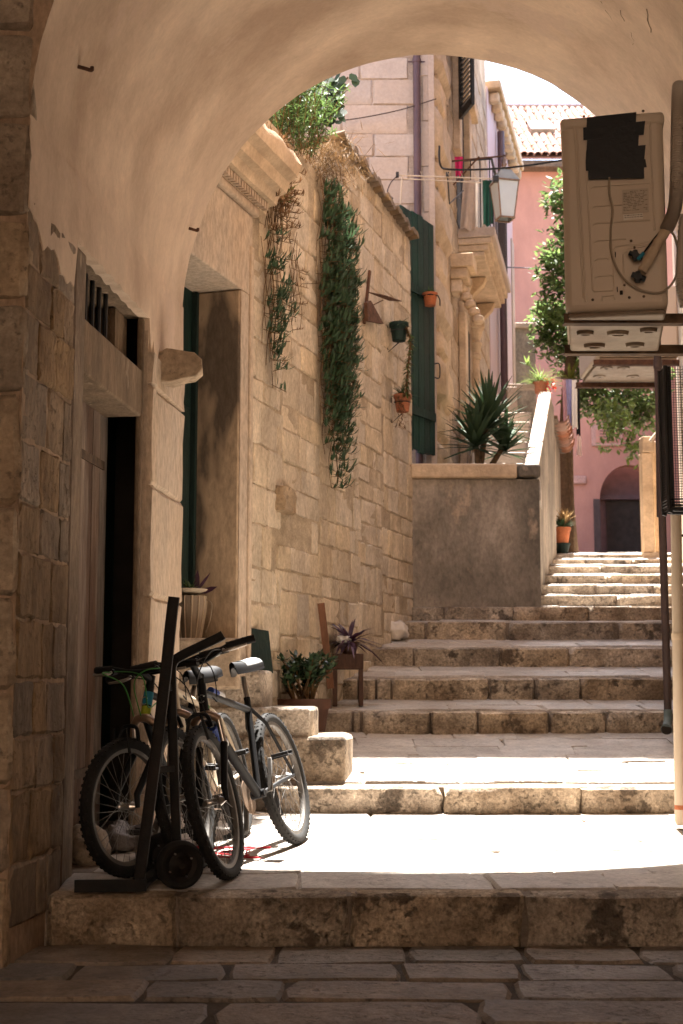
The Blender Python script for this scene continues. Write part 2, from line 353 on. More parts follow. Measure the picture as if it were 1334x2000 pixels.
# ================================================================ THE SETTING: ground and stepped alley
TWX = lambda Y: -1.2+.105*(Y-5.73)          # left wall of the passage
GWX = lambda Y: .66+.323*(Y-13.2)           # garden wall
RWX = lambda Y: .238*Y+.15                  # right-hand house
LWX = lambda Y: 1.92+.2*(Y-13.25)           # terrace flank
STEPS = [(5.73,.039,.233),(8.3,.328,.485),(10.4,.723,.881),(11.2,.96,1.131),(12.0,1.237,1.399),(12.7,1.488,1.652),
         (13.2,1.69,1.821),(13.6,1.849,1.96),(14.1,1.993,2.097),(14.6,2.139,2.242),(15.2,2.296,2.387),(15.9,2.465,2.524),(16.6,2.601,2.65)]
LAND_END = (34.3, 4.40)
def floor_z(Y):
    if Y < STEPS[0][0]: return .039-.02*(STEPS[0][0]-Y)
    for i, (y, b, t) in enumerate(STEPS):
        y2, b2 = (STEPS[i+1][0], STEPS[i+1][1]) if i+1 < len(STEPS) else LAND_END
        if Y < y2: return t+(b2-t)*(Y-y)/(y2-y)
    return LAND_END[1]
g = MB()
prof = [(-400,-.25),(5.5,-.2),(8,.1),(12,1.0),(16.8,2.35),(34.3,4.2),(400,4.2)]
for (y0,z0),(y1,z1) in zip(prof, prof[1:]): g.add([(-300,y0,z0),(300,y0,z0),(300,y1,z1),(-300,y1,z1)], [(0,1,2,3)])
g.build('ground', M_EARTH, kind='structure', smooth=None)
# lower pavement
b = MB(); b.grid(lambda u, v: (-4+9*u, -9+14.725*v, floor_z(-9+14.725*v)-.008), 2, 20)
low = b.build('lower_pavement', M_JOINTD, kind='structure')
def pave(parent, Y0, Y1, xl, xr, rows, lens=(.45,.95), th=.05, first=.0, slope=None, meshes=None):
    d = (Y1-Y0)/rows; edges = [Y0]
    for r in range(rows-1): edges.append(Y0+d*(r+1)+rnd(-.12,.12)*d)
    edges.append(Y1)
    for r in range(rows):
        y0, y1 = edges[r], edges[r+1]; ym = (y0+y1)/2
        x = xl(ym)-rnd(0,.5); xe = xr(ym)
        ya, yb = y0+.02, y1-.03; sl = math.atan2(floor_z(yb)-floor_z(ya), yb-ya)
        while x < xe-.05:
            w = rnd(*lens); x1 = x+w
            if xe-x1 < lens[0]*.4: x1 = xe
            if x1 > xl(ym)+.05:
                a = max(x, xl(ym)); j = rnd(.005,.025) if meshes else rnd(-.045,-.01); sg = random.choice((1,-1))
                zc = floor_z(ym)
                put('paving_slab', random.choice(meshes or B_PAVE), parent, ((a+x1)/2, ym, zc-th/2+rnd(-.004,.006)+.002), ((sl+rnd(-.006,.006))*sg, rnd(-.006,.006), (0 if sg > 0 else math.pi)+rnd(-.02,.02)), (x1-a-j*(.5 if meshes else 1), y1-y0-j-(.014 if meshes else 0), th))
            x = x1
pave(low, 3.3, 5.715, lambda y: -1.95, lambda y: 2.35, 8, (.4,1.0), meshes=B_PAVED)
# the stepped alley: a mortar core, step blocks along every edge, slabs on every tread
b = MB()
for i, (y, zb, zt) in enumerate(STEPS):
    y2, b2 = (STEPS[i+1][0], STEPS[i+1][1]) if i+1 < len(STEPS) else LAND_END
    b.add([(-1.7,y+.03,zb-.3),(5.2,y+.03,zb-.3),(5.2,y+.03,zt-.009),(-1.7,y+.03,zt-.009),(5.2,y2+.03,b2-.009),(-1.7,y2+.03,b2-.009)], [(0,1,2,3),(3,2,4,5)])
alley = b.build('stepped_alley', M_JOINT, kind='structure', smooth=None)
JOINTS = [[98,355,680,1020,1430],[575,860,1130,1420],[632,690,706,840,930,1070,1180,1330],[660,700,735,765,952,1043,1134,1330],[706,808,976,1112,1330],
          [742,833,992,1211,1330],[803,870,1003,1153,1330],[1048,1207,1340],[1053,1168,1281,1340],[1055,1190,1340],[1056,1180,1340],[1060,1150,1240,1340],[1064,1175,1340]]
for i, (y, zb, zt) in enumerate(STEPS):
    y2, b2 = (STEPS[i+1][0], STEPS[i+1][1]) if i+1 < len(STEPS) else LAND_END
    sl = math.atan2(b2-zt, y2-y); dep = min(.13, (y2-y)*.4)
    xs = [at(u, 1300, y).x for u in JOINTS[i]]
    if i == 1: xs[0] = at(520,1300,y).x
    bow = [.0,.05,.06,.05,.03,.02,.015][i] if i < 7 else 0
    for k in range(len(xs)-1):
        x0, x1 = xs[k], xs[k+1]; xm = (x0+x1)/2; t = (xm-xs[0])/(xs[-1]-xs[0])
        yy = y-bow*math.sin(t*math.pi)+rnd(-.006,.006); h = zt-zb+.03
        nm = put('step_block', random.choice(B_STEP), alley, (xm, yy+dep/2, zt-h/2+rnd(-.004,.004)), (sl*.6+rnd(-.008,.008), rnd(-.008,.008), rnd(-.012,.012)-bow*math.cos(t*math.pi)*1.2), (x1-x0-rnd(.008,.022), dep, h))
    rows = max(1, round((y2-y-dep)/.33)) if i < 12 else 0
    lx = (lambda Y: TWX(Y)) if i == 0 else ((lambda Y: GWX(Y)) if i < 7 else (lambda Y: LWX(Y)))
    if rows: pave(alley, y+dep+.01, y2+.015, lx, lambda Y: RWX(Y)+.05 if Y > 8.1 else 2.1, rows, (.35,.85) if i < 2 else (.35,.8))
pave(alley, 16.95, 22, LWX, RWX, 8, (.5,1.0))

# ================================================================ ARCHED PASSAGE under a house
NEAR, FAR = 5.3, 8.1
ZS, RISE, HW = 3.31, 1.615, 1.53
cxv = lambda Y: .572+.105*(Y-8.1)
F1 = Frame(TWX(NEAR), NEAR, TWX(FAR), FAR)
s_of = lambda Y: (Y-NEAR)*F1.len/(FAR-NEAR)
arch = thing('archway_house', 'plastered barrel-vaulted archway house spanning the alley in the foreground', 'house', (TWX(NEAR), NEAR, 0))
def vpt(t, Y, ex=0):
    a = math.pi*(1-t); q = Vector((t*5.5, Y*1.1, 1.7)); n = .014*mnoise.noise(q)+.007*mnoise.noise(q*2.7)+.0035*mnoise.noise(q*7.1)+.0016*mnoise.noise(q*17)
    return (cxv(Y)+(HW+ex+n)*math.cos(a), Y, ZS+(RISE+ex+n)*math.sin(a))
b = MB(); b.grid(lambda u, v: vpt(u, NEAR+(FAR-NEAR)*v), 220, 110)
b.build('vault', M_PLAST, arch, smooth=60)
# the arch ring slightly uneven at its far and near edges, and the faces of the house
def face(Y, ysgn, xl, xr, ztop, m, name):
    b = MB(); n = 220
    for i in range(n):
        p, q = vpt(i/n, Y), vpt((i+1)/n, Y)
        b.add([p, q, (q[0], Y, ztop), (p[0], Y, ztop)], [(0,1,2,3)])
    l, r = vpt(0, Y), vpt(1, Y)
    b.add([(xl,Y,-.1),(l[0],Y,-.1),(l[0],Y,ztop),(xl,Y,ztop)], [(0,1,2,3)])
    b.add([(r[0],Y,-.1),(xr,Y,-.1),(xr,Y,ztop),(r[0],Y,ztop)], [(0,1,2,3)])
    return b.build(name, m, arch, smooth=None)
nearw = face(NEAR, -1, -7, 8, 9, M_TUNMO, 'near_wall')
farw = face(FAR, 1, -7, 8, 9, M_PLAST2, 'far_wall')
b = MB(); b.box(-7.1,8.1,5.2,8.2,8.9,9.1); b.build('roof', M_OLDTILE, arch)
for x in (-7.05, 7.9): b = MB(); b.box(x,x+.15,5.3,8.1,-.1,9); b.build('outer_wall', M_TUNMO, arch)
# left wall of the passage: piers, recess with a door and barred fanlight
sA, sB, sC, sD, sE, sEnd = s_of(5.94), s_of(6.0), s_of(6.16), s_of(7.23), s_of(7.275), F1.len
ZL0, ZL1, ZT = 2.49, 2.745, 3.035
b = MB(); b.fbox(F1, .0, sA, -.1, 3.315, -.5, -.004); b.build('left_pier', M_TUNMO, arch)
b = MB(); b.fbox(F1, sE, sEnd-.002, -.1, 3.315, -.06, -.004); b.build('right_pier', M_TRIM, arch)
b = MB()   # plaster skirt under the vault, ragged along its lower edge
pts = []
N = 60
for i in range(N+1):
    s = sEnd*i/N
    if s < sA-.02: z = 2.93-.22*s+.05*noise1(s*14)
    elif s < sE+.02: z = ZT+.012*noise1(s*25)
    else: z = 2.86+.1*noise1(s*22)-.05*(s-sE)
    pts.append((s, z))
for (s0,z0),(s1,z1) in zip(pts, pts[1:]):
    b.box8([F1.P(s0,z0,.006),F1.P(s1,z1,.006),F1.P(s1,z1,-.05),F1.P(s0,z0,-.05),F1.P(s0,ZS+.02,.0),F1.P(s1,ZS+.02,.0),F1.P(s1,ZS+.02,-.05),F1.P(s0,ZS+.02,-.05)])
b.build('plaster_skirt', M_PLAST, arch, smooth=60)
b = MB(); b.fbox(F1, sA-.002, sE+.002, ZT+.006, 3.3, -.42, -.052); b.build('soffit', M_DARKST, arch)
b = MB(); b.fbox(F1, sA+.001, sB-.001, .1, ZT+.004, -.3, -.012); b.build('groove', M_GROOVE_SHADE, arch)  # flush strip beside the jamb; groove shadow painted in dark brown
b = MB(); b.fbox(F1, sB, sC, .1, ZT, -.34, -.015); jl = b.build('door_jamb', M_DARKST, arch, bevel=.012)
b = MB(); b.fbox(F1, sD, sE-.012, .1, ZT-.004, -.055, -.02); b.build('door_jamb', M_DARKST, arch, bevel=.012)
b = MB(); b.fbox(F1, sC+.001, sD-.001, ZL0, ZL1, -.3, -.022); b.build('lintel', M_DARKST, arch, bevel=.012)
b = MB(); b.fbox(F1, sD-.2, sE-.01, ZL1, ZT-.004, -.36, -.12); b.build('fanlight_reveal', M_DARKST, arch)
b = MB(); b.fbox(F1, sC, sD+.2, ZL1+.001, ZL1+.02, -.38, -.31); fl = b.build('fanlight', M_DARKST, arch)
for k in range(6):
    s = sC+.06+k*.118; b = MB(); b.tube([F1.P(s,ZL1-.01,-.11), F1.P(s,ZT+.02,-.11)], .0125, 8); b.build('iron_bar', M_BLACK, fl)
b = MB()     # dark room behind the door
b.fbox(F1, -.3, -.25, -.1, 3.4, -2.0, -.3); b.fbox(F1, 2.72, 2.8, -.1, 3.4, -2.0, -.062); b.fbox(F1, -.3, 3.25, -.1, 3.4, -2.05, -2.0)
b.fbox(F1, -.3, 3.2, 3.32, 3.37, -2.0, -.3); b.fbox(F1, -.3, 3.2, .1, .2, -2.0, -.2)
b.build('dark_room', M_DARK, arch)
b = MB(); b.fbox(F1, sD-.28, sD+.5, .2, 1.36, -.95, -.45); b.build('inner_stone_block', M_TUNST, arch, bevel=.03)
dl = MB(); dl.fbox(F1, sB+.03, s_of(7.28), .3, 2.52, -.262, -.245); dl = dl.build('door', M_DOORW, arch)
e = [sB+.03, s_of(6.5), s_of(6.86), s_of(7.0), s_of(7.14), s_of(7.28)]
for k in range(5):
    b = MB(); b.fbox(F1, e[k]+.003, e[k+1]-.003, .28+rnd(0,.03), 2.5, -.243, -.215+rnd(-.003,.003)); b.build('plank', M_DOORW, dl, bevel=.004)
for z in (.62, 2.2):
    b = MB(); b.fbox(F1, e[0]+.1, e[4]+.05, z, z+.045, -.214, -.205); b.build('hinge_strap', M_RUSTY, dl)
# masonry of the near pier, facing stones of the entrance and the pale pier beyond the door
z = .16; r = 0
while z < 2.82:
    h = rnd(.19,.28); x = .0 if r % 2 else .0
    cuts = [0.0]+([.2,.44] if r % 2 else [.3,.48])+[sA]
    cuts = [c+(rnd(-.05,.05) if 0 < c < sA else 0) for c in cuts]
    for k in range(len(cuts)-1):
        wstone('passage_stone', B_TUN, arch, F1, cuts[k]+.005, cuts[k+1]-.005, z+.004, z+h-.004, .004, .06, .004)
    z += h; r += 1
Fn = Frame(-3.2, NEAR, TWX(NEAR)+.004, NEAR)
z = -.02; r = 0
while z < 4.6:
    h = rnd(.3,.48); w = Fn.len
    x = w
    for L in ((.55,.5) if r % 2 else (.32,.62)):
        wstone('quoin_stone', B_QUOIN, arch, Fn, x-L+.006, x-.005, z+.008, z+h-.008, .02, .08, .006); x -= L
    z += h; r += 1
B_TRIM = variants(block_mesh, 'pier_stone', M_TRIM, 5, rough=.025, rim=.06)
z = .12
while z < 2.8:
    h = min(rnd(.38,.62), 2.86-z)
    wstone('pier_stone', B_TRIM, arch, F1, sE+.1, sEnd-.004, z+.004, z+h-.004, .016, .05, .003)
    wstone('pier_stone', B_TRIM, arch, F1, sE+.002, sE+.1, z+.004+.0, z+h-.004, .03, .05, .003); z += h
# broken corbel and hooks
cs = s_of(7.56); b = MB()
pr = [(0,2.905),(.05,2.93),(.13,2.915),(.2,2.9),(.245,2.86),(.25,2.80),(.225,2.765),(.15,2.752),(.07,2.735),(.0,2.74)]
for (s0, s1, sc) in ((cs-.075, cs+.075, 1),):
    n = len(pr); A = [F1.P(s0, z, o+rnd(-.006,.006)) for o, z in pr]; Bq = [F1.P(s1, z+rnd(-.008,.008), o*rnd(.8,.95)) for o, z in pr]
    b.add(A+Bq, [tuple(range(n))[::-1], tuple(range(n, 2*n))]+[(i, (i+1) % n, n+(i+1) % n, n+i) for i in range(n)])
b.build('corbel', M_STONE, arch, smooth=30, bevel=.008)
def hook(u, v):
    # hook on the left haunch of the vault
    for k in range(400):
        Y = NEAR+(FAR-NEAR)*k/400; p = at(u, v, Y); dx = (p.x-cxv(Y))/HW; dz = (p.z-ZS)/RISE
        if p.z > ZS and dx*dx+dz*dz >= 1 or p.z <= ZS and p.x <= TWX(Y): break
    nrm = Vector((-dx, 0, -max(dz,0))).normalized()
    b = MB(); b.tube(curve([p-nrm*.03, p+nrm*.03, p+nrm*.05+V(.012,0,-.003), p+nrm*.05+V(.014,0,.012)],4), [.009]*13, 8); b.build('iron_hook', M_RUST, arch)
hook(152,130); hook(366,445)
def vhit(u, v):
    for k in range(600):
        Y = NEAR+(FAR-NEAR)*k/600; p = at(u, v, Y); dx = (p.x-cxv(Y))/(HW-.0); dz = (p.z-ZS)/(RISE-.0)
        if dx*dx+dz*dz >= 1: break
    return p
for pts in (((1176,2),(1190,30),(1214,62),(1232,96),(1240,125),(1252,150),(1262,188),(1268,205)),((1212,20),(1222,48),(1236,72),(1240,95)),((1262,18),(1268,50),(1272,70))):
    b = MB(); q = []
    for (u0,v0),(u1,v1) in zip(pts, pts[1:]):
        for t in (0,.33,.66): q.append(vhit(u0+(u1-u0)*t+rnd(-2.5,2.5), v0+(v1-v0)*t))
    b.tube(q, [.0015+.0025*abs(noise1(i*1.3)) for i in range(len(q))], 5); b.build('plaster_crack', M_DARKST, arch)
# right wall of the passage: rough masonry, mostly out of the frame
F3 = Frame(cxv(FAR)+HW-.004, FAR, cxv(NEAR)+HW-.004, NEAR)
b = MB(); b.fbox(F3, .002, F3.len-.002, -.1, ZS+.01, -.5, -.006); b.build('right_wall', M_TUNMO, arch)
z = .1; r = 0
while z < 3.2:
    h = rnd(.22,.34); s = 0 if r % 2 else -.15
    while s < F3.len-.05:
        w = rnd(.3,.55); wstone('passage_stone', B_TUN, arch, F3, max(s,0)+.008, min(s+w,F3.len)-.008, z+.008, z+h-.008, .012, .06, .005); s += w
    z += h; r += 1
# patch where the plaster has come off the right haunch: rubble stones left bare
for k in range(26):
    t = rnd(.865,.985); Y = rnd(5.45,6.5) if k % 3 else rnd(5.4,7.0)
    p = Vector(vpt(t, Y)); c = V(cxv(Y), Y, ZS); nrm = (c-p).normalized(); ang = math.atan2(nrm.z, -nrm.x)
    o = put('rubble_stone', random.choice(B_TUN), arch, p-nrm*.014, (0,0,0), (rnd(.16,.3), .05, rnd(.12,.2)))
    o.rotation_euler = (nrm.to_track_quat('-Y', 'Z')).to_euler()
# ================================================================ GARDEN WALL with a stone portal
F2 = Frame(GWX(8.12), 8.12, GWX(13.27), 13.27)
g_of = lambda Y: (Y-8.12)*F2.len/(13.27-8.12)
gw = thing('garden_wall', 'tall limestone garden wall with carved door surround along left side of the steps', 'wall', (GWX(8.12), 8.12, 0))
dA, dB, dC = .05, g_of(8.985), g_of(9.185)
b = MB(); b.fbox(F2, dC-.1, F2.len, .1, 5.12, -.42, -.002); b.build('wall_core', M_MORTAR, gw)
sM = g_of(11.0)
b = MB(); b.add([F2.P(sM,5.1,-.003),F2.P(F2.len-.01,5.1,-.003),F2.P(F2.len-.01,5.1,-.42),F2.P(sM,5.1,-.42),F2.P(sM,5.62,-.003),F2.P(F2.len-.01,5.50,-.003),F2.P(F2.len-.01,5.50,-.42),F2.P(sM,5.62,-.42)],
   [(0,1,5,4),(1,2,6,5),(2,3,7,6),(3,0,4,7),(4,5,6,7)]); b.build('wall_top', M_MORTAR, gw)
b = MB(); b.fbox(F2, -.3, dC, 3.72, 5.1, -.42, -.006); b.build('wall_over_door', M_MORTAR, gw)
panels = [dC, dC+.62, dC+1.5, dC+2.5, dC+3.25, F2.len]
for pi in range(5):
    pa, pb_ = panels[pi], panels[pi+1]; z = .3+rnd(-.1,.05)
    while z < 5.6:
        h = random.choice((.15,.19,.22,.26,.3))*rnd(.9,1.1); s = pa if pi == 0 else pa+rnd(-.09,.09); s_end = F2.len if pi == 4 else pb_+rnd(-.05,.1)
        if z > 3.9 and pi == 0: s = max(s, g_of(9.36))
        while s < s_end-.04:
            s1 = min(s+random.choice((.14,.2,.26,.34,.42))*rnd(.85,1.15), s_end)
            if s_end-s1 < .09: s1 = s_end
            zt_h = 5.1 if s < sM-.05 else 5.62-.12*(s-sM)/(F2.len-sM); ym = F2.P((s+s1)/2, 0).y
            if z+h > floor_z(ym)+.03 and z+h*.7 < zt_h and rnd(0,1) > .06:
                o = wstone('wall_stone', B_WALL, gw, F2, s+.004, s1-.004, z+.004, min(z+h, zt_h)-.004, rnd(.0,.011), .05, 0)
                o.rotation_euler = (rnd(-.012,.012), rnd(-.02,.02), F2.rot+rnd(-.02,.02))
            s = s1
        z += h
# projecting weathered stone in the wall
s, z = F2.hit(548, 975); wstone('projecting_stone', B_QUOIN, gw, F2, s-.12, s+.16, z-.1, z+.09, .07, .12)
# tile edge along the top
n = 22
tl = MB(); tl.lathe([(.055,0),(.06,.2)], n=12, cap=True); tme = tl.mesh('coping_tile', smooth=40); tme.materials.append(M_OLDTILE)
for k in range(n):
    s = sM+.03+(F2.len-sM-.06)*k/(n-1); zt = 5.62-.12*(s-sM)/(F2.len-sM)
    o = put('coping_tile', tme, gw, F2.P(s, zt+.0+rnd(-.008,.008), .07+rnd(-.015,.02)), (0,0,0), (1,.7,2.2))
    o.rotation_euler = (R(90)+R(8), 0, F2.rot+math.pi+rnd(-.06,.06))
# portal: jambs, lintel, dentils, cornice
po = MB(); po.fbox(F2, dB, dC, .25, 3.7, -.32, .022); portal = po.build('portal', M_REVEAL, gw, bevel=.01)
b = MB(); b.fbox(F2, dC-.055, dC+.004, .25, 4.05, -.1, .045); b.build('jamb_moulding', M_TRIM, portal, bevel=.012)
b = MB(); b.fbox(F2, dA-.35, dC+.0, 3.705, 4.27, -.33, .03); b.build('lintel', M_TRIM, portal, bevel=.008)
b = MB(); b.fbox(F2, dB+.012, dC-.06, .25, 3.7, .0225, .03); b.build('jamb_face', M_TRIM, portal, bevel=.004)
b = MB(); b.fbox(F2, dA-.35, dC+.05, 4.275, 4.34, -.2, .06); b.build('frieze_moulding', M_TRIM, portal, bevel=.015)
nd = 24
dm = MB(); dm.box(-.5,.5,-.5,.5,-.5,.5); dme = dm.mesh('dentil', smooth=None); dme.materials.append(M_TRIM)
for k in range(nd):
    s = dA+.1+(dC+.1-dA-.1)*k/(nd-1); put('dentil', dme, portal, F2.P(s, 4.37, .055), (0,0,F2.rot), (.026, .09, .05))
b = MB()
pf = [(-.1,4.342),(.055,4.342),(.06,4.398),(.13,4.41),(.15,4.47),(.2,4.49),(.225,4.56),(.285,4.6),(.31,4.68),(.29,4.74),(-.1,4.80)]
SA, SB = dA-.35, dC+.2
nseg = 14; n = len(pf)
for i in range(nseg+1):
    s = SA+(SB-SA)*i/nseg
    for k, (o, zz) in enumerate(pf):
        rag = (rnd(-.02,.008) if k in (8,9) else rnd(-.003,.003)); b.v.append(F2.P(s+(min(o,.3)*-.0), zz+(rnd(-.02,.01) if k == 9 else 0), o+rag))
for i in range(nseg):
    for k in range(n):
        a = i*n+k; c = i*n+(k+1) % n; b.f.append((a, c, c+n, a+n))
b.f.append(tuple(range(n))); b.f.append(tuple(nseg*n+k for k in range(n)))
b.build('cornice', M_ORNATE, portal, smooth=25)
b = MB(); b.fbox(F2, dA-.4, dB+.03, .2, 3.75, -.36, -.31); gd = b.build('green_door', M_GREEN, gw)
for (s0,s1,z0,z1) in ((.08,.42,.5,1.5),(.48,.84,.5,1.5),(.08,.42,1.62,2.9),(.48,.84,1.62,2.9)):
    b = MB(); b.fbox(F2, s0, s1, z0, z1, -.31, -.292); b.build('door_panel', M_GREEN, gd, bevel=.012)
b = MB(); b.fbox(F2, dB-.035, dB+.002, .3, 3.7, -.31, -.27); b.build('door_frame', M_GREEN, gd, bevel=.005)
# stone steps up to the green door
ds = thing('doorstep', 'worn stone doorsteps climbing left from the sunlit landing to the dark green door', 'doorstep', (-.5, 8.6, .5))
Fd = Frame(-1.4, 8.42, 1.0, 8.42)
def dstep(u0, u1, vt, Ya, Yb, zb, name='step_block'):
    zt = at((u0+u1)/2, vt, Ya+.1).z; x0 = -1.25; x1 = at(u1, vt, Ya+.05).x
    b = MB(); m = 9
    # worn block: rounded free end
    poly = []
    for k in range(m): t = k/(m-1); poly.append((x1-.05+.05*math.sin(t*math.pi), Ya+(Yb-Ya)*t))
    pts = [(x0,Ya)]+[(x1*.5+x0*.5, Ya-.01)]+poly+[(x0,Yb)]
    b.prism([V(x,y,zb) for x, y in pts], V(0,0,zt-zb))
    return b.build(name, M_RISER, ds, smooth=50, bevel=.022), zt
dstep(560,690,1438,8.46,9.42,.45); dstep(525,620,1381,8.5,9.35,.6); dstep(430,527,1309,8.54,9.3,.7)
b = MB(); b.box(-1.2,-.62,8.4,9.0,1.05,1.36); b.build('threshold', M_STONE, ds, bevel=.02)
# ================================================================ GREEN GATE beyond the garden wall
Fgt = Frame(.585, 13.32, .955, 13.95)
gate = thing('plank_gate', 'tall dark green plank gate leaning open at the end of the garden wall', 'gate', (.585, 13.32, 3.3))
b = MB(); b.fbox(Fgt, .0, Fgt.len, 3.42, 5.84, -.03, -.02); gp = b.build('gate_backing', M_GATE, gate)
for k in range(6):
    w = Fgt.len/6; b = MB(); b.fbox(Fgt, k*w+.003, (k+1)*w-.003, 3.4+rnd(-.02,.01), 5.85+rnd(-.01,.01), -.02, .006+rnd(0,.005)); b.build('plank', M_GATE, gate, bevel=.003)
for z in (3.75, 5.0): b = MB(); b.fbox(Fgt, .02, Fgt.len-.02, z, z+.09, .012, .028); b.build('ledge', M_GATE, gate)
b = MB(); b.tube(curve([Fgt.P(Fgt.len-.02,4.22,.012),Fgt.P(Fgt.len+.02,4.22,.05),Fgt.P(Fgt.len+.02,4.36,.05),Fgt.P(Fgt.len-.02,4.36,.012)],4), .007, 6); b.build('handle', M_BLACK, gate)
# ================================================================ GREY TERRACE WALL, terrace, outside stair
tw = thing('terrace_wall', 'low stained grey stucco terrace wall with pale coping at top of first flight', 'wall', (.66, 13.25, 1.8))
b = MB(); b.box(.62,1.915,13.26,13.6,1.6,3.06); b.build('stucco_face', M_GREYW, tw)
b = MB(); b.box(.665,1.70,13.215,13.62,3.065,3.21); b.build('coping_stone', M_ORNATE, tw, bevel=.02)
b = MB(); b.box(1.712,1.93,13.235,13.64,3.08,3.2); b.build('coping_stone', M_GREYW, tw, bevel=.02)
b = MB(); b.box8([V(.62,13.62,2.9),V(1.98,13.62,2.9),V(2.4,16.2,2.9),V(.98,16.2,2.9),V(.62,13.62,3.1),V(1.98,13.62,3.1),V(2.4,16.2,3.1),V(.98,16.2,3.1)]); b.build('terrace_floor', M_PAVE, tw)
stw = thing('stair_parapet', 'sunlit sloping stair parapet with white coping stones right of the yucca', 'parapet', (2.0, 13.65, 1.9))
Fp = Frame(1.945, 13.64, LWX(16.7), 16.7)
zt = lambda s: 3.13+1.34*min(s, 2.5)/2.5
b = MB(); n = 6
b.add([Fp.P(0,1.8,0),Fp.P(Fp.len,2.4,0),Fp.P(Fp.len,zt(3),0),Fp.P(2.5,zt(2.5),0),Fp.P(0,zt(0),0),Fp.P(0,1.8,-.12),Fp.P(Fp.len,2.4,-.12),Fp.P(Fp.len,zt(3),-.12),Fp.P(2.5,zt(2.5),-.12),Fp.P(0,zt(0),-.12)],
      [(0,1,2,3,4),(9,8,7,6,5),(0,5,6,1),(1,6,7,2),(2,7,8,3),(3,8,9,4),(4,9,5,0)]); b.build('flank', M_GREYW, stw, smooth=None)
for k in range(3):
    s0, s1 = .02+k*.83, .02+(k+1)*.83-.012
    b = MB(); b.box8([Fp.P(s0,zt(s0)+.004,.012),Fp.P(s1,zt(s1)+.004,.012),Fp.P(s1,zt(s1)+.004,-.135),Fp.P(s0,zt(s0)+.004,-.135),Fp.P(s0,zt(s0)+.075,.012),Fp.P(s1,zt(s1)+.075,.012),Fp.P(s1,zt(s1)+.075,-.135),Fp.P(s0,zt(s0)+.075,-.135)])
    b.build('coping_stone', M_ASHLAR, stw, bevel=.02)
ost = thing('outside_stair', 'narrow outside stone stair rising behind the yucca to the upper door', 'stair', (1.7, 14.3, 3.1))
for k in range(7):
    y = 14.2+k*.3; b = MB(); b.box(1.25+.2*(y-14), 1.84+.2*(y-14), y, y+.34, 3.08, 3.25+k*.17); b.build('step_block', M_ASHLAR, ost, bevel=.015)
b = MB(); b.prism([V(1.70,15.9,4.25),V(1.70,16.3,4.25),V(1.78,16.3,4.7),V(1.78,15.9,4.7)], V(.1,0,0)); 
b = MB(); b.box(1.98,2.1,16.2,16.35,4.2,4.62); b.box(2.0,2.35,16.22,16.33,4.60,4.66); b.build('landing_kerb', M_ASHLAR, ost, bevel=.01)
# ================================================================ STONE HOUSE on the left (ashlar front, carved side)
sh = thing('stone_house', 'pale ashlar house with carved stone doorway and balcony behind the garden wall', 'house', (.97, 14, 2.9))
FA = Frame(-3.2, 14.0, .97, 14.0); FB = Frame(.97, 14.0, .97+.2*6.2, 20.2)
b = MB(); b.fbox(FA, 0, FA.len-.004, 1.6, 11, -.4, -.003); b.build('front_wall', M_ASHJ, sh)
b = MB(); b.fbox(FB, .41, FB.len, 1.6, 10.6, -.4, -.003); b.build('side_wall', M_ORNATE, sh)
b = MB(); b.box(-3.4,1.1,13.9,20.4,10.95,11.15); b.build('roof', M_OLDTILE, sh)
z = 4.6; r = 0
while z < 8.3:
    h = rnd(.24,.34); s = FA.len-.14-(.0 if r % 2 else .12)
    while s > FA.len-1.9:
        w = rnd(.4,.85); wstone('ashlar_block', B_ASH, sh, FA, s-w+.003, s-.004, z+.003, z+h-.004, .006+rnd(0,.004), .06); s -= w
    z += h; r += 1
for k in range(12):
    z0 = 3.0+k*.5; b = MB(); b.box(.84+(0 if k % 2 else .02),.972,13.985,14.12,z0+.002,z0+.498); b.build('corner_quoin', M_ASHLAR, sh, bevel=.008)
b = MB(); b.fbox(FA, FA.len-.055, FA.len+.012, 3.0, 9.0, .01, .026); b.build('corner_strip', M_WHITE if False else M_ASHLAR, sh, bevel=.006)
dpx = at(815,300,13.93).x
b = MB(); b.tube([V(dpx,13.93,3.2),V(dpx,13.93,9.2)], .04, 12); dp = b.build('downpipe', M_PURPIPE, sh, bevel=0)
for z in (5.6, 7.62): b = MB(); b.tube([V(dpx,13.93,z),V(dpx,13.93,z+.04)], .047, 12); b.tube([V(dpx-.09,13.95,z+.02),V(dpx+.09,13.95,z+.02)], .008, 6); b.build('pipe_clip', M_PURPIPE, dp)
# rusticated column of rounded stones along the corner of the side wall
z = 3.15; r = 0
while z < 8.9:
    h = rnd(.42,.62) if r % 2 == 0 else rnd(.26,.4)
    wstone('rusticated_stone', B_ORN, sh, FB, .12 if r % 2 == 0 else .3, 1.35 if r % 2 == 0 else 1.0, z+.006, z+h-.006, .06 if r % 2 == 0 else .035, .1); z += h; r += 1
z = 3.15; r = 0
while z < 9.6:
    h = rnd(.3,.45); s = 1.45-(.2 if r % 2 else 0)
    while s < FB.len:
        w = rnd(.45,.9); s1 = min(s+w, FB.len)
        wstone('ashlar_block', B_ASH if False else B_QUOIN, sh, FB, s+.004, s1-.004, z+.004, z+h-.004, .008, .05); s = s1
    z += h; r += 1
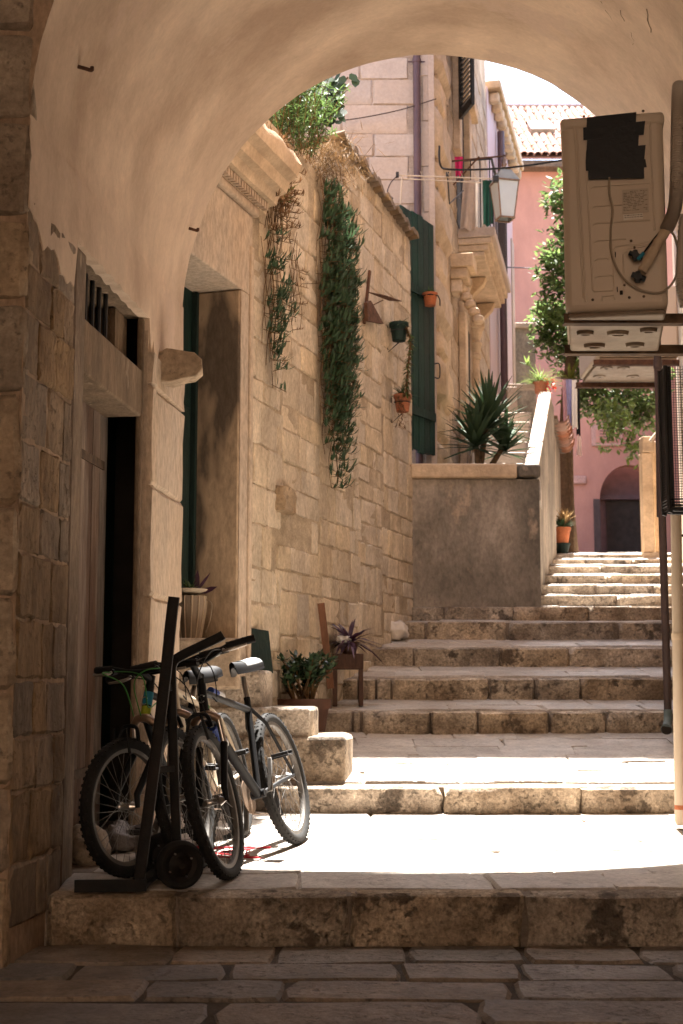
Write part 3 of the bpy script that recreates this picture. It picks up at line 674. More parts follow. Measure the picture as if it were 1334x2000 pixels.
# portal with columns
def ring(mb, c, prof, n=18): mb.lathe(prof, c, n)
def column(u, Yc, zt, r, zb=3.1):
    x = at(u, 750, Yc).x; b = MB()
    ring(b, (x,Yc,0), [(r*1.35,zb),(r*1.35,zb+.08),(r*1.15,zb+.12),(r*1.02,zb+.16),(r,zb+.3),(r*.96,zt-.06),(r*.93,zt)])
    c = b.build('column', M_ORNATE, sh, smooth=35)
    b = MB(); ring(b, (x,Yc,0), [(r*1.15,zt+.002),(r*1.35,zt+.03),(r*1.35,zt+.07),(r*1.1,zt+.09),(r*1.2,zt+.14),(r*1.5,zt+.22),(r*1.15,zt+.26),(r*1.6,zt+.36),(r*1.75,zt+.40)]); b.build('capital', M_ORNATE, c, smooth=30)
    b = MB(); b.box(x-r*1.9,x+r*1.9,Yc-r*1.9,Yc+r*1.9,zt+.402,zt+.5); b.build('abacus', M_ORNATE, c, bevel=.012)
    return x
column(903, 16.2, 5.42, .064); column(928, 17.7, 5.30, .066)
def fslab(name, parent, s0, s1, z0, z1, o0, o1, m=M_ORNATE, bev=.012):
    b = MB(); b.fbox(FB, s0, s1, z0, z1, o0, o1); return b.build(name, m, parent, bevel=bev)
en = fslab('entablature', sh, 1.35, 1.75, 5.82, 5.98, .0, .27)
fslab('moulding', en, 1.38, 1.72, 5.70, 5.818, .0, .2); fslab('moulding', en, 1.42, 1.68, 5.55, 5.698, .0, .13)
for k in range(5):
    b = MB(); p0 = FB.P(1.55, 5.6-k*.09, .12+k*.045); b.lathe([(.045,-.05),(.07,-.02),(.065,.03),(.03,.06)], p0, 10); b.build('carved_scroll', M_ORNATE, en, smooth=40)
fslab('door_architrave', sh, 2.1, 2.35, 3.1, 5.5, .01, .1); fslab('door_recess', sh, 2.36, 3.4, 3.1, 5.55, .004, .012, M_DARK, 0)
# balcony
sBk = 2.2
bal = fslab('balcony', sh, sBk, 4.7, 6.44, 6.56, .0, .45, M_ASHLAR)
fslab('moulding', bal, sBk+.02, 4.68, 6.36, 6.438, .0, .41); fslab('moulding', bal, sBk+.04, 4.66, 6.28, 6.358, .0, .37); fslab('moulding', bal, sBk+.06, 4.64, 6.22, 6.278, .0, .32)
for s in (3.1, 4.3):
    b = MB(); b.prism([FB.P(s,6.21,.02),FB.P(s,6.21,.26),FB.P(s,6.12,.22),FB.P(s,6.0,.1),FB.P(s,5.9,.04),FB.P(s,5.8,.02)], FB.a*.16); b.build('console', M_ORNATE, bal, smooth=30, bevel=.01)
rl = MB(); rl.tube([FB.P(sBk+.03,7.42,.02),FB.P(sBk+.03,7.42,.42),FB.P(4.6,7.42,.42)], .016, 8); rl = rl.build('railing', M_BLACK, bal)
for k in range(14):
    if k < 4: p = FB.P(sBk+.03,6.56,.05+k*.115)
    else: p = FB.P(sBk+.2+(k-4)*.23,6.56,.42)
    b = MB(); b.tube([p, p+V(0,0,.87)], .007, 6); b.build('baluster', M_BLACK, rl)
# window with louvred shutter swung open, frames
wf = fslab('window_frame', sh, 1.8, 2.05, 7.4, 9.6, .0, .09); fslab('window_frame', sh, 2.95, 3.2, 6.6, 9.6, .0, .09)
fslab('window_glass', sh, 2.06, 2.94, 6.6, 9.6, .004, .012, M_DARK, 0); fslab('window_cornice', sh, 2.9, 3.4, 8.36, 8.5, .0, .16)
Fs = Frame(*FB.P(1.75,0,.1).xy, *(at(924,180,15.25).xy))
sht = MB(); 
for (a0,a1,z0,z1) in ((0,.045,7.74,9.4),(Fs.len-.045,Fs.len,7.74,9.4)): sht.fbox(Fs, a0, a1, z0, z1, -.02, .02)
sht.fbox(Fs, .045, Fs.len-.045, 7.74, 7.84, -.019, .019); sht.fbox(Fs, .045, Fs.len-.045, 9.3, 9.4, -.019, .019)
sht = sht.build('shutter', M_BLACK, sh, bevel=.004)
sm = MB(); sm.box(-.5,.5,-.5,.5,-.5,.5); sme = sm.mesh('slat', smooth=None); sme.materials.append(M_BLACK)
for k in range(24):
    o = put('slat', sme, sht, Fs.P(Fs.len/2, 7.88+k*.06, 0), (R(35),0,Fs.rot), (Fs.len-.09, .05, .008)); o.rotation_euler = Euler((R(35),0,Fs.rot))
# ================================================================ NEXT HOUSE with corbelled eaves, grey yard wall
lh = thing('lilac_house', 'narrow faded lilac and pink house side with corbelled eaves above the alley', 'house', (2.2, 20.2, 3))
FL = Frame(.97+.2*6.2+.02, 20.22, 3.02, 23.6)
b = MB(); b.fbox(FL, 0, FL.len, 2.5, 10.2, -2.5, 0); b.build('wall', M_LILAC, lh)
b = MB(); b.fbox(FL, FL.len-.35, FL.len+.01, 3.5, 8.8, -.1, .02); b.build('corner_strip', M_ASHLAR, lh)
b = MB(); b.fbox(FL, .1, FL.len+.2, 10.2, 10.34, -2.6, .2); b.build('eave', M_ORNATE, lh, bevel=.02)
for k in range(11):
    s = .1+k*.33; b = MB(); b.fbox(FL, s+.1, s+.24, 10.02, 10.195, .0, .16); b.build('corbel', M_ORNATE, lh, bevel=.04)
b = MB(); b.tube([FL.P(1.1,4,.08),FL.P(1.1,9.9,.08)], .06, 10); b.build('downpipe', M_PURPIPE, lh)
gy = thing('yard_wall', 'dark grey rendered yard wall with pale coping behind the stair', 'wall', (2.9, 22, 3))
b = MB(); b.box(2.35,3.4,23.7,24,2.9,7.3); b.build('render', M_GREYW, gy)
b = MB(); b.box(2.3,3.45,23.64,24.06,7.302,7.4); b.build('coping_stone', M_ASHLAR, gy, bevel=.02)
b = MB(); b.box(2.5,3.3,23.65,23.7,3.2,5.75); b.build('green_door', M_GATE, gy, bevel=.01)
px_ = at(966,700,23.6).x; b = MB(); b.tube(curve([V(px_-.15,23.62,6.95),V(px_+.05,23.62,6.8),V(px_+.09,23.62,6.5),V(px_+.09,23.62,5.6)],5), .022, 8); b.build('drain_pipe', M_DPIPE, gy)
b = MB(); b.tube([V(px_+.17,23.6,7.3),V(px_+.19,23.6,5.8)], .018, 8); b.build('white_pipe', M_PVC, gy)
M_PLAQ = mat('faded_pink_stone', (.40,.23,.185), .15, 4, .9, .3, 20, rand=0)
# ================================================================ PINK HOUSE closing the view
ph = thing('pink_house', 'pink rendered house with terracotta roof and arched doorway closing the view', 'house', (5, 34, 4.4))
FP = Frame(2.0, 34, 12.5, 34)
dx0, dx1 = at(1172,1000,34).x-2, at(1290,1000,34).x-2; dzs, dzt = at(1200,975,34).z, at(1215,908,34).z
b = MB(); b.fbox(FP, 0, dx0, 4.0, 14.35, -.4, 0); b.fbox(FP, dx1, 10.5, 4.0, 14.35, -.4, 0)
n = 20
for i in range(n):
    a0, a1 = math.pi*(1-i/n), math.pi*(1-(i+1)/n); cx = (dx0+dx1)/2; hw = (dx1-dx0)/2
    p = [(cx+hw*math.cos(a), dzs+(dzt-dzs)*math.sin(a)) for a in (a0, a1)]
    b.box8([FP.P(p[0][0],p[0][1],0),FP.P(p[1][0],p[1][1],0),FP.P(p[1][0],p[1][1],-.4),FP.P(p[0][0],p[0][1],-.4),FP.P(p[0][0],14.35,0),FP.P(p[1][0],14.35,0),FP.P(p[1][0],14.35,-.4),FP.P(p[0][0],14.35,-.4)])
b.build('wall', M_PINK, ph, smooth=None)
b = MB(); b.fbox(FP, dx0-.3, dx1+.3, 4, 7, -.75, -.7); b.build('doorway_back', M_PURPIPE, ph)
b = MB(); b.fbox(FP, dx0+.28, dx1-.05, 4.3, 5.72, -.7, -.62); dr = b.build('door', M_DARK, ph)
b = MB(); b.fbox(FP, dx0+.1, dx1, 5.74, 5.86, -.69, -.5); b.build('transom', M_PURPIPE, ph)
b = MB(); b.fbox(FP, dx0-.16, dx0-.003, 4.2, dzs, .0, .05); b.build('door_jamb', M_DPIPE, ph)
x0, x1 = at(1155,860,34).x-2, at(1216,860,34).x-2; z0, z1 = at(1180,872,34).z, at(1180,832,34).z
b = MB(); b.fbox(FP, x0, x1, z0, z1, .0, .06); pq = b.build('plaque', M_PLAQ, ph, bevel=.02)
b = MB(); b.fbox(FP, x0+.1, x1-.1, z0+.09, z1-.09, .061, .075); b.build('tablet', M_PINK, pq, bevel=.01)
for k in range(4): b = MB(); b.fbox(FP, x0+.2, x1-.2-rnd(0,.1), z0+.14+k*.075, z0+.165+k*.075, .0755, .08); b.build('inscription_line', M_PURPIPE, pq)
x0, x1 = at(1083,940,34).x-2, at(1145,940,34).x-2; z0, z1 = at(1110,946,34).z, at(1110,930,34).z
b = MB(); b.fbox(FP, x0, x1, z0, z1, .0, .07); b.build('old_lintel', M_PLAQ, ph, bevel=.03)
# roof: barrel tiles laid one by one where they show
RP = math.atan2(3.2, 4.6); ev = V(0, 33.55, 14.38); up = V(0, math.cos(RP), math.sin(RP)); LEN = 5.6
b = MB(); b.box8([V(1.8,33.6,14.30),V(12.7,33.6,14.30),V(12.7,33.6+LEN*up.y,14.30+LEN*up.z),V(1.8,33.6+LEN*up.y,14.30+LEN*up.z),V(1.8,33.6,14.36),V(12.7,33.6,14.36),V(12.7,33.6+LEN*up.y,14.36+LEN*up.z),V(1.8,33.6+LEN*up.y,14.36+LEN*up.z)])
rf = b.build('roof', M_TILE, ph, smooth=None)
b = MB(); b.box(1.9,12.6,33.62,34.0,14.12,14.29); b.build('eave_board', M_RUSTY, rf)
tm = MB()
for i in range(7):
    a = math.pi*i/6
    for yy, rr in ((0,.105),(.46,.085)): tm.v.append(V(math.cos(a)*rr, yy, math.sin(a)*rr))
for i in range(6): tm.f.append((2*i,2*i+1,2*i+3,2*i+2))
for i in range(7):
    a = math.pi*i/6; tm.v.append(V(math.cos(a)*.085, 0, math.sin(a)*.085))
for i in range(6): tm.f.append((2*i, 2*i+2, 14+i+1, 14+i))
tme = tm.mesh('roof_tile', smooth=60); tme.materials.append(M_TILE)
rows = 14; cols = 21
for r_ in range(rows):
    for c_ in range(cols):
        x = 4.05+c_*.185
        if r_*.4 > 2.05 and r_*.4 < 3.3 and 5.0 < x < 5.75: continue
        p = V(x+rnd(-.012,.012), ev.y+up.y*(r_*.4+rnd(-.02,.02)), ev.z+up.z*r_*.4+.005+rnd(0,.012))
        put('roof_tile', tme, rf, p, (RP+R(2), 0, rnd(-.03,.03)))
b = MB()
for c_ in range(55):
    x = 1.9+c_*.195
    if 3.95 < x < 7.95: continue
    b.tube([V(x,ev.y,ev.z),V(x,ev.y+up.y*5.5,ev.z+up.z*5.5)], .1, 6)
b.build('far_roof_tiles', M_TILE, rf, kind='stuff')
b = MB()
for k in range(26): pass
b.tube([V(1.8,33.6+LEN*up.y,14.45+LEN*up.z),V(12.7,33.6+LEN*up.y,14.45+LEN*up.z)], .13, 8); b.build('ridge', M_TILE, rf)
def roofp(x, d, h): return V(x, ev.y+up.y*d, ev.z+up.z*d)+V(0,-up.z,up.y)*h
b = MB(); b.box8([roofp(x,d,h) for h in (.02,.2) for x, d in ((5.05,2.2),(5.7,2.2),(5.7,3.1),(5.05,3.1))]); sk = b.build('skylight', M_ACD, rf, bevel=.02)
b = MB(); b.box8([roofp(x,d,h) for h in (.201,.215) for x, d in ((5.13,2.3),(5.62,2.3),(5.62,3.0),(5.13,3.0))]); b.build('pane', M_GLASSY, sk)
# ================================================================ RIGHT-HAND HOUSE (mostly out of frame) and an added, unseen shade block overhead
rh = thing('right_house', 'shaded stone house edge along the right side of the steps', 'house', (2.2, 8.2, .4))
FR = Frame(RWX(17), 17, RWX(8.12), 8.12)
b = MB(); b.fbox(FR, 0, FR.len, .1, 11, -.5, -.003); b.build('wall', M_PLAST, rh)
z = .3; r = 0
while z < 4.2:
    h = rnd(.24,.34); s = FR.len-.0
    while s > FR.len-3.2:
        w = rnd(.3,.6); y = FR.P(s,0).y
        if z+h > floor_z(y)-.1: wstone('wall_stone', B_WALL, rh, FR, s-w+.005, s-.006, z+.006, z+h-.006, .012, .05)
        s -= w
    z += h; r += 1
b = MB(); b.box(-1.0,6.0,13.72,16.5,10.0,11.8); b.build('added_shade_block', M_PLAST, rh)  # invented storey above the view, sized to shade the steps
Fy = Frame(8.75,33.9,RWX(17)+.05,17.02); b = MB(); b.fbox(Fy,0,Fy.len,2.5,10,-.4,0); b.build('yard_wall', M_PLAST2, rh)  # wall raised high to cut the skylight on the pink house
# houses behind the photographer: they close the street off
bk = thing('street_house', 'plain house front closing the lower street behind the viewer', 'house', (0, -9, 0))
b = MB(); b.box(-3.3,-2.3,-9,5.28,-.3,8); b.build('left_wall', M_TUNMO, bk); b = MB(); b.box(2.6,3.6,-9,5.28,-.3,8); b.build('right_wall', M_TUNMO, bk)
b = MB(); b.box(-3.3,3.6,-9.6,-9.02,-.3,8); b.build('end_wall', M_PLAST, bk); b = MB(); b.box(-3.3,3.6,-4,5.28,5.6,5.9); b.build('shade_ceiling', M_DARKST, bk)  # ceiling added over the viewer to keep skylight off the foreground
# ================================================================ BICYCLES
def ground_hit(u, v):
    d = ray(u, v); lo, hi = 4.0, 13.0
    for _ in range(60):
        Y = (lo+hi)/2
        if EYE+d.z*Y/d.y > floor_z(Y): lo = Y
        else: hi = Y
    return at(u, v, lo)
AXY = Matrix(((1,0,0),(0,0,1),(0,1,0)))
def paint(name, c, rough=.55): return mat(name, c, .1, 12, rough, .03, rand=0, spec=.18, dirt=tuple(x*.7+.004 for x in c), dscale=5, damt=.4)
M_BBLK = paint('black_frame_paint', (.007,.007,.008)); M_BWHT = paint('white_decal', (.62,.62,.62)); M_BBLU = paint('blue_decal', (.03,.06,.25))
M_CREAM = paint('cream_frame_paint', (.52,.43,.32)); M_BCYAN = paint('cyan_decal', (.03,.22,.32)); M_BLIME = paint('lime_decal', (.30,.36,.03))
M_GRNC = paint('green_cable', (.05,.22,.05)); M_SEATSUN = paint('sunlit_saddle_grey', (.22,.215,.21)); M_BRASS = mat('tarnished_metal', (.30,.21,.15), .3, 20, .4, .1, rand=0, metal=.7)
M_LEVER = mat('brake_lever_alloy', (.35,.32,.29), .2, 20, .4, .05, rand=0, metal=.8)
def bicycle(label, front, rear, lean, steer, RW=.335, frame=M_BBLK, down=None, seat_sun=None, fork=M_BBLK, stan=M_CHROME, decals=(), cable=M_DKCABLE, bar_w=.30, group='bicycles parked against the passage wall', rise=.0, seat_z=.90, barup=.022):
    root = thing('bicycle', label, 'bicycle', (0,0,0), group)
    wb = 1.04; C = V(.885,0,RW+.365); ax = V(-.33,0,.944); Rs = Matrix.Rotation(R(steer), 3, ax)
    st = lambda p: C + Rs @ (Vector(p)-C)
    RAX, FAX = V(0,0,RW), V(wb,0,RW); BB = V(.43,0,RW-.035); SC = V(.255,0,.70+RW-.335); H = C+ax*.15
    fr = MB(); fr.tube([C-ax*.01, H+ax*.01], .021, 12); fr.tube([H-ax*.03+V(-.01,0,0), SC], .0165, 12); fr.tube([BB, SC+V(-.02,0,.06)], .0165, 12)
    fr.tube([BB-V(0,.035,0), BB+V(0,.035,0)], .021, 12)
    for s in (-1,1):
        fr.tube([BB+V(-.02,.02*s,0), V(.2,.05*s,RW-.01), RAX+V(.0,.062*s,0)], [.012,.011,.009], 8)
        fr.tube([SC+V(0,.012*s,.0), SC+V(-.06,.05*s,-.08), RAX+V(0,.062*s,.01)], [.010,.009,.008], 8)
    fo = fr.build('frame', frame, root)
    b = MB(); b.tube([C+ax*.03, (C+BB)/2, BB], [.024,.023,.022], 14); b.build('down_tube', down or frame, fo)
    for (m, a, bq, t0, t1, r) in decals:
        P = {'C':C,'H':H,'BB':BB,'SC':SC}; p, q = P[a], P[bq]
        b = MB(); b.tube([p.lerp(q,t0), p.lerp(q,t1)], r, 14, cap=True); b.build('decal_band', m, fo)
    # emblem on the head tube
    b = MB(); b.tube([st(H-ax*.06+V(.024,math.cos(t)*.016,0)+ax*math.sin(t)*.018) for t in [k*.55 for k in range(1,11)]], .0025, 6); b.build('head_badge', M_CHROME, fo)
    b = MB(); b.tube([SC+V(-.02,0,.05), V(.205,0,seat_z-.05)], .0135, 12); b.build('seat_post', M_CHROME, root)
    sd = MB()
    def sadf(u, v):
        x = .07+.27*u; w = .06*(1-u)**.8+.018; a = (v-.5)*math.pi*1.15
        return V(x, math.sin(a)*w, seat_z+.028*math.cos(a)-.022*(abs(v-.5)*2)**2+.012*(1-u)**3)
    sd.grid(sadf, 10, 10); sd.grid(lambda u, v: sadf(u,v)+V(0,0,-.028) if 0 < v < 1 else sadf(u,v), 10, 10)
    sdo = sd.build('saddle', M_BBLK, root, smooth=70)
    if seat_sun:
        b = MB(); b.grid(lambda u, v: sadf(.02+.6*u,.12+.76*v)+V(0,0,.004), 8, 8); b.grid(lambda u, v: sadf(.02+.6*u,.12+.76*v)+V(0,0,.001), 8, 8); b.build('saddle_sun', seat_sun, sdo, smooth=70)  # paler top shell; sunlight on the dark saddle put into its colour
    def wheel(nm, c, A):
        w = MB(); tr = .026; Rm = RW-tr; prof = []
        for k in range(13):
            t = math.pi*(.12+1.76*k/12)-math.pi; prof.append((Rm-math.cos(t)*-tr*1.0 if False else Rm+tr*math.cos(t), tr*math.sin(t)))
        prof.sort(key=lambda q: math.atan2(q[1], q[0]-Rm)); w.lathe(prof, c, 56, A, cap=False)
        to = w.build(nm, M_RUBBER, root, smooth=60)
        k_ = MB()
        for k in range(60):
            for row, yy in enumerate((-.017,0,.017)):
                t = 2*math.pi*(k+(.5 if row == 1 else 0))/60; rr = RW-(.0075 if row != 1 else .001)
                e1 = V(math.cos(t), math.sin(t), 0); e2 = V(-math.sin(t), math.cos(t), 0)
                pts = []
                for dr in (-.004,.0025):
                    for (a_, b_) in ((-.006,-.0055),(.006,-.0055),(.006,.0055),(-.006,.0055)):
                        q = e1*(rr+dr)+e2*a_; pts.append(c + A @ V(q.x, q.y, yy+b_))
                k_.box8(pts)
        k_.build('tread_knobs', M_RUBBER, to, kind='stuff', smooth=None)
        r_ = MB(); ri = RW-.052
        r_.lathe([(ri-.014,-.006),(ri-.012,-.012),(ri+.006,-.0135),(ri+.006,.0135),(ri-.012,.012),(ri-.014,.006),(ri-.014,-.006)], c, 56, A, cap=False); r_.build('rim', M_RIM, to, smooth=40)
        s_ = MB()
        for k in range(32):
            sgn = 1 if k % 2 else -1; t = 2*math.pi*k/32; t2 = t+(.95 if (k//2) % 2 else -.95)
            s_.tube([c+A @ V(math.cos(t2)*.02, math.sin(t2)*.02, .028*sgn), c+A @ V(math.cos(t)*(ri-.01), math.sin(t)*(ri-.01), 0)], .0013, 4, cap=False)
        s_.build('spokes', M_SPOKE, to, kind='stuff', smooth=None)
        h_ = MB(); h_.lathe([(.006,-.055),(.012,-.045),(.022,-.03),(.014,-.02),(.014,.02),(.022,.03),(.012,.045),(.006,.055)], c, 14, A); h_.build('hub', M_CHROME, to)
        return to
    wheel('rear_wheel', RAX, AXY); wheel('front_wheel', st(FAX), Rs @ AXY)
    # fork
    fk = MB(); top = C+ax*.0
    for s in (-1,1):
        fk.tube([st(top+V(.0,.058*s,-.13)), st(FAX+V(0,.058*s,.05)), st(FAX+V(0,.058*s,-.005))], [.017,.015,.011], 10)
    fko = fk.build('fork', fork, root)
    b = MB(); b.tube(curve([st(top+V(0,-.058,-.02)), st(top+V(.012,-.03,.005)), st(top+V(.014,0,.01)), st(top+V(.012,.03,.005)), st(top+V(0,.058,-.02))],4), .019, 10); b.build('fork_crown', M_BRASS, fko)
    for s in (-1,1):
        b = MB(); b.tube([st(top+V(0,.058*s,-.01)), st(top+V(0,.058*s,-.135))], .0135, 10); b.build('stanchion', stan, fko)
    b = MB(); b.tube(curve([st(FAX+V(-.03,-.058,RW-.02)), st(FAX+V(-.045,-.035,RW+.04)), st(FAX+V(-.045,.035,RW+.04)), st(FAX+V(-.03,.058,RW-.02))],5), .009, 8); b.build('brake_arch', M_BBLK, fko)
    for s in (-1,1):
        b = MB(); b.tube([st(FAX+V(.012,.04*s,RW-.07)), st(FAX+V(.02,.034*s,RW+.04))], .007, 8); b.build('brake_arm', M_BBLK, fko)
    # stem and handlebar
    S0 = H+ax*.035; S1 = S0+V(.075,0,.04+rise)
    b = MB(); b.tube([st(H), st(S0+ax*.02)], .019, 12); b.tube([st(S0), st(S1)], .016, 12); hb = b.build('stem', M_BBLK, root)
    w = bar_w; bp = [st(S1+V(x, y, z)) for (x,y,z) in ((-.045,w,barup),(-.02,w*.6,barup*.9),(0,w*.25,.004),(0,0,0),(0,-w*.25,.004),(-.02,-w*.6,barup*.9),(-.045,-w,barup))]
    b = MB(); b.tube(curve(bp,4), .0125, 10); hbo = b.build('handlebar', M_BBLK, root)
    for s, i0, i1 in ((1,0,1),(-1,6,5)):
        a_, d_ = bp[i0], bp[i1]; q = a_.lerp(d_, 1.05); b = MB(); e_ = a_-(d_-a_).normalized()*.006
        b.tube([e_]+[e_.lerp(q,t) for t in (.1,.2,.3,.4,.5,.6,.7,.8,.9)]+[q], [.0185,.0175,.019,.0175,.019,.0175,.019,.0175,.019,.0175,.0185], 10); b.build('grip', M_RUBBER, hbo)
        l0 = q.lerp(bp[3], .06); fwd = Rs @ V(1,0,-.35)
        b = MB(); b.tube([l0-V(0,0,.01), l0+fwd*.03], .014, 8); b.build('lever_clamp', M_BBLK, hbo)
        b = MB(); b.tube(curve([l0+fwd*.03, l0+fwd*.055+(a_-d_)*.1, l0+fwd*.06+(a_-d_)*.5, l0+fwd*.05+(a_-d_)*.95],4), [.0075]*9+[.006]*4, 8); b.build('brake_lever', M_LEVER, hbo)
        b = MB(); b.tube(curve([l0+fwd*.03, l0+fwd*.13+V(0,0,.03)-(a_-d_)*.3, st(C+V(.1,.03*s,.16)), st(C+V(.05,.02*s,.02))],6), .0028, 6); b.build('cable', cable, hbo)
    b = MB(); b.tube(curve([l0+fwd*.02, st(S1+V(.12,.1,-.02)), st(C+V(.1,.1,.06)), C+V(-.08,.03,.08)],6), .0028, 6); b.build('cable', cable, hbo)
    # crankset
    cs_ = MB(); cs_.lathe([(.055,-.002),(.083,-.002),(.083,.002),(.055,.002)], BB+V(0,-.05,0), 28, AXY, cap=True); ck = cs_.build('chainring', M_BRASS, root)
    for s, ang in ((-1, R(-62)), (1, R(118))):
        e_ = BB+V(math.cos(ang)*.17, s*.075, math.sin(ang)*.17)
        b = MB(); b.bar(BB+V(0,s*.062,0), e_, .016, .024, (0,1,0)); cr = b.build('crank_arm', M_RIM, ck, bevel=.004)
        b = MB(); b.box(e_.x-.045,e_.x+.045,*sorted((e_.y+s*.02,e_.y+s*.105)),e_.z-.012,e_.z-.004); b.box(e_.x-.045,e_.x-.03,*sorted((e_.y+s*.02,e_.y+s*.105)),e_.z-.0035,e_.z+.012); b.box(e_.x+.03,e_.x+.045,*sorted((e_.y+s*.02,e_.y+s*.105)),e_.z-.0035,e_.z+.012); b.build('pedal', M_BLACK, root, bevel=.002)
    b = MB(); b.lathe([(.02,-.016),(.045,-.014),(.035,-.004),(.03,.006),(.02,.012)], RAX+V(0,-.042,0), 20, AXY); b.build('cassette', M_BRASS, root)
    b = MB(); b.tube([BB+V(0,-.05,.083), RAX+V(0,-.045,.04)], .004, 6); b.tube([BB+V(0,-.05,-.083), V(.02,-.045,RW-.17), V(-.02,-.045,RW-.1), RAX+V(0,-.045,-.04)], .004, 6); b.build('chain', M_BRASS, root)
    b = MB(); b.bar(V(.015,-.06,RW-.03), V(.02,-.05,RW-.18), .012, .03); b.build('derailleur', M_BLACK, root)
    f = Vector(front); r = Vector(rear); d = f-r; d = d.normalized(); r = f-d*wb; r.z = floor_z(r.y)+.004
    hd = math.atan2(d.y, d.x); pitch = math.atan2(f.z+.004-r.z, wb)
    root.matrix_world = Matrix.Translation(r) @ Matrix.Rotation(hd,4,'Z') @ Matrix.Rotation(-pitch,4,'Y') @ Matrix.Rotation(R(lean),4,'X')
    return root
bicycle('black mountain bike with blue and white decals, rear wheel in the sunlight', ground_hit(455,1719), ground_hit(574,1655), 15, 4, rise=.03, barup=.045, down=M_BBLK, seat_sun=M_SEATSUN, seat_z=.915,
        decals=((M_BWHT,'H','SC',.3,.42,.0175),(M_BBLU,'H','SC',.18,.3,.0182),(M_BBLU,'C','BB',.12,.3,.0255),(M_BWHT,'C','BB',.3,.34,.0258)), bar_w=.29)
bicycle('cream framed bicycle squeezed between the two dark ones behind the hand truck', ground_hit(388,1702), ground_hit(463,1646), 12, -6, frame=M_CREAM, stan=M_CREAM, fork=M_CREAM, seat_z=.86,
        decals=((M_GRNC,'SC','H',.02,.12,.018),), RW=.325)
bicycle('dark bicycle with green brake cables and turned front wheel against the wall', ground_hit(246,1714), ground_hit(385,1650), -2, -18, frame=M_BBLK, RW=.298, cable=M_GRNC, seat_z=.84,
        decals=((M_BCYAN,'H','C',.15,.55,.0225),(M_BLIME,'H','C',.6,.85,.0225)), bar_w=.28)
# red rope, rag and plastic bag on the floor among the wheels
o = ground_hit(430,1668); b = MB(); q = []
for k in range(60): t = k*.42; q.append(V(o.x+.16*math.sin(t*1.3)+.05*math.sin(t*3.1)+.1*(k/60-.5), o.y+.16*math.cos(t*.9)-.0, floor_z(o.y+.16*math.cos(t*.9))+.008+.004*math.sin(t*5)))
b.tube(curve(q,3), .0035, 6); b.build('red_cord', mat('red_cord_nylon',(.45,.02,.03),.2,20,.7,0,rand=0), label='tangled thin red cord lying on the stones under the bicycles', cat='cord')
def blob(name, m, c, rx, ry, rz, seed, parent=None, amp=.25, **kw):
    rg = random.Random(seed); ph = [rg.uniform(0,6.3) for _ in range(9)]; b = MB()
    def fn(u, v):
        a = 2*math.pi*u; t = math.pi*v; d = V(math.cos(a)*math.sin(t), math.sin(a)*math.sin(t), math.cos(t))
        k = 1+amp*(.4*math.sin(3*d.x*2+ph[0]+2*d.z)+.35*math.sin(5*d.y+ph[1]+3*d.x)+.25*math.sin(9*d.z+ph[2]+4*d.y))
        return Vector(c)+V(d.x*rx*k, d.y*ry*k, max(d.z*rz*k, -rz*.8))
    b.grid(fn, 24, 14); return b.build(name, m, parent, smooth=80, **kw)
p = ground_hit(248,1660); blob('plastic_bag', mat('clear_plastic',(.17,.15,.14),.2,30,.25,.6,30,rand=0), p+V(-.02,.05,.05), .14,.12,.075, 4, amp=.5, label='crumpled translucent plastic bag on the floor behind the left bicycle wheel', cat='bag')
p = ground_hit(160,1690); blob('loose_stone', M_STONE, p+V(.0,.12,.06), .1,.12,.11, 9, amp=.2, label='rough loose stone at the foot of the passage wall', cat='stone')
# ================================================================ HAND TRUCK
ht = thing('hand_truck', 'dark steel hand truck with small wheels standing at the step edge', 'hand truck', at(300,1752,5.85))
def htp(u, v, Y): return at(u, v, Y)
b = MB(); b.tube([htp(267,1752,5.83), htp(300,1500,5.86), htp(324,1320,5.9), htp(337,1190,5.94), htp(342,1163,5.945)], [.017]*4+[.014], 8)
b = MB(); 
def flat(pts, w, d, name, par, m=M_TRUCK):
    b = MB(); pts = [Vector(p) for p in pts]
    for p, q in zip(pts, pts[1:]): b.bar(p, q+(q-p).normalized()*w*.2, w, d, (0,1,.01))
    return b.build(name, m, par, bevel=.004)
def sweep(pts, w, d, name, m=M_TRUCK):
    b = MB(); n = 10; pts = [Vector(p) for p in pts]; rings = []
    for i, p in enumerate(pts):
        t = (pts[min(i+1,len(pts)-1)]-pts[max(i-1,0)]).normalized(); x = t.cross(V(0,1,0)).normalized()
        for k in range(n):
            a = 2*math.pi*k/n; ca, sa = math.cos(a), math.sin(a)
            ca = math.copysign(abs(ca)**.5, ca); sa = math.copysign(abs(sa)**.5, sa)
            b.v.append(p+x*ca*w/2+V(0,1,0)*sa*d/2)
    for i in range(len(pts)-1):
        for k in range(n): a = i*n+k; c = i*n+(k+1) % n; b.f.append((a,c,c+n,a+n))
    b.f.append(tuple(range(n))); b.f.append(tuple((len(pts)-1)*n+k for k in range(n)))
    return b.build(name, m, ht, smooth=50)
sweep(curve([htp(267,1752,5.83), htp(296,1540,5.86), htp(322,1330,5.89), htp(334,1215,5.92), htp(340,1166,5.93)],6), .05, .03, 'left_rail')
sweep(curve([htp(346,1668,5.99), htp(339,1480,5.99), htp(335,1330,5.97), htp(338,1296,5.965), htp(352,1282,5.96), htp(392,1262,5.96), htp(424,1247,5.96), htp(436,1240,5.96)],6), .042, .03, 'bent_rail')
flat([htp(302,1505,5.9), htp(342,1500,5.99)], .03, .02, 'crossbar', ht); flat([htp(322,1345,5.92), htp(337,1342,5.98)], .03, .02, 'crossbar', ht)
flat([htp(270,1735,5.86), htp(318,1700,6.02)], .03, .02, 'axle_strut', ht); flat([htp(272,1722,5.86), htp(322,1688,6.05)], .03, .02, 'axle_strut', ht)
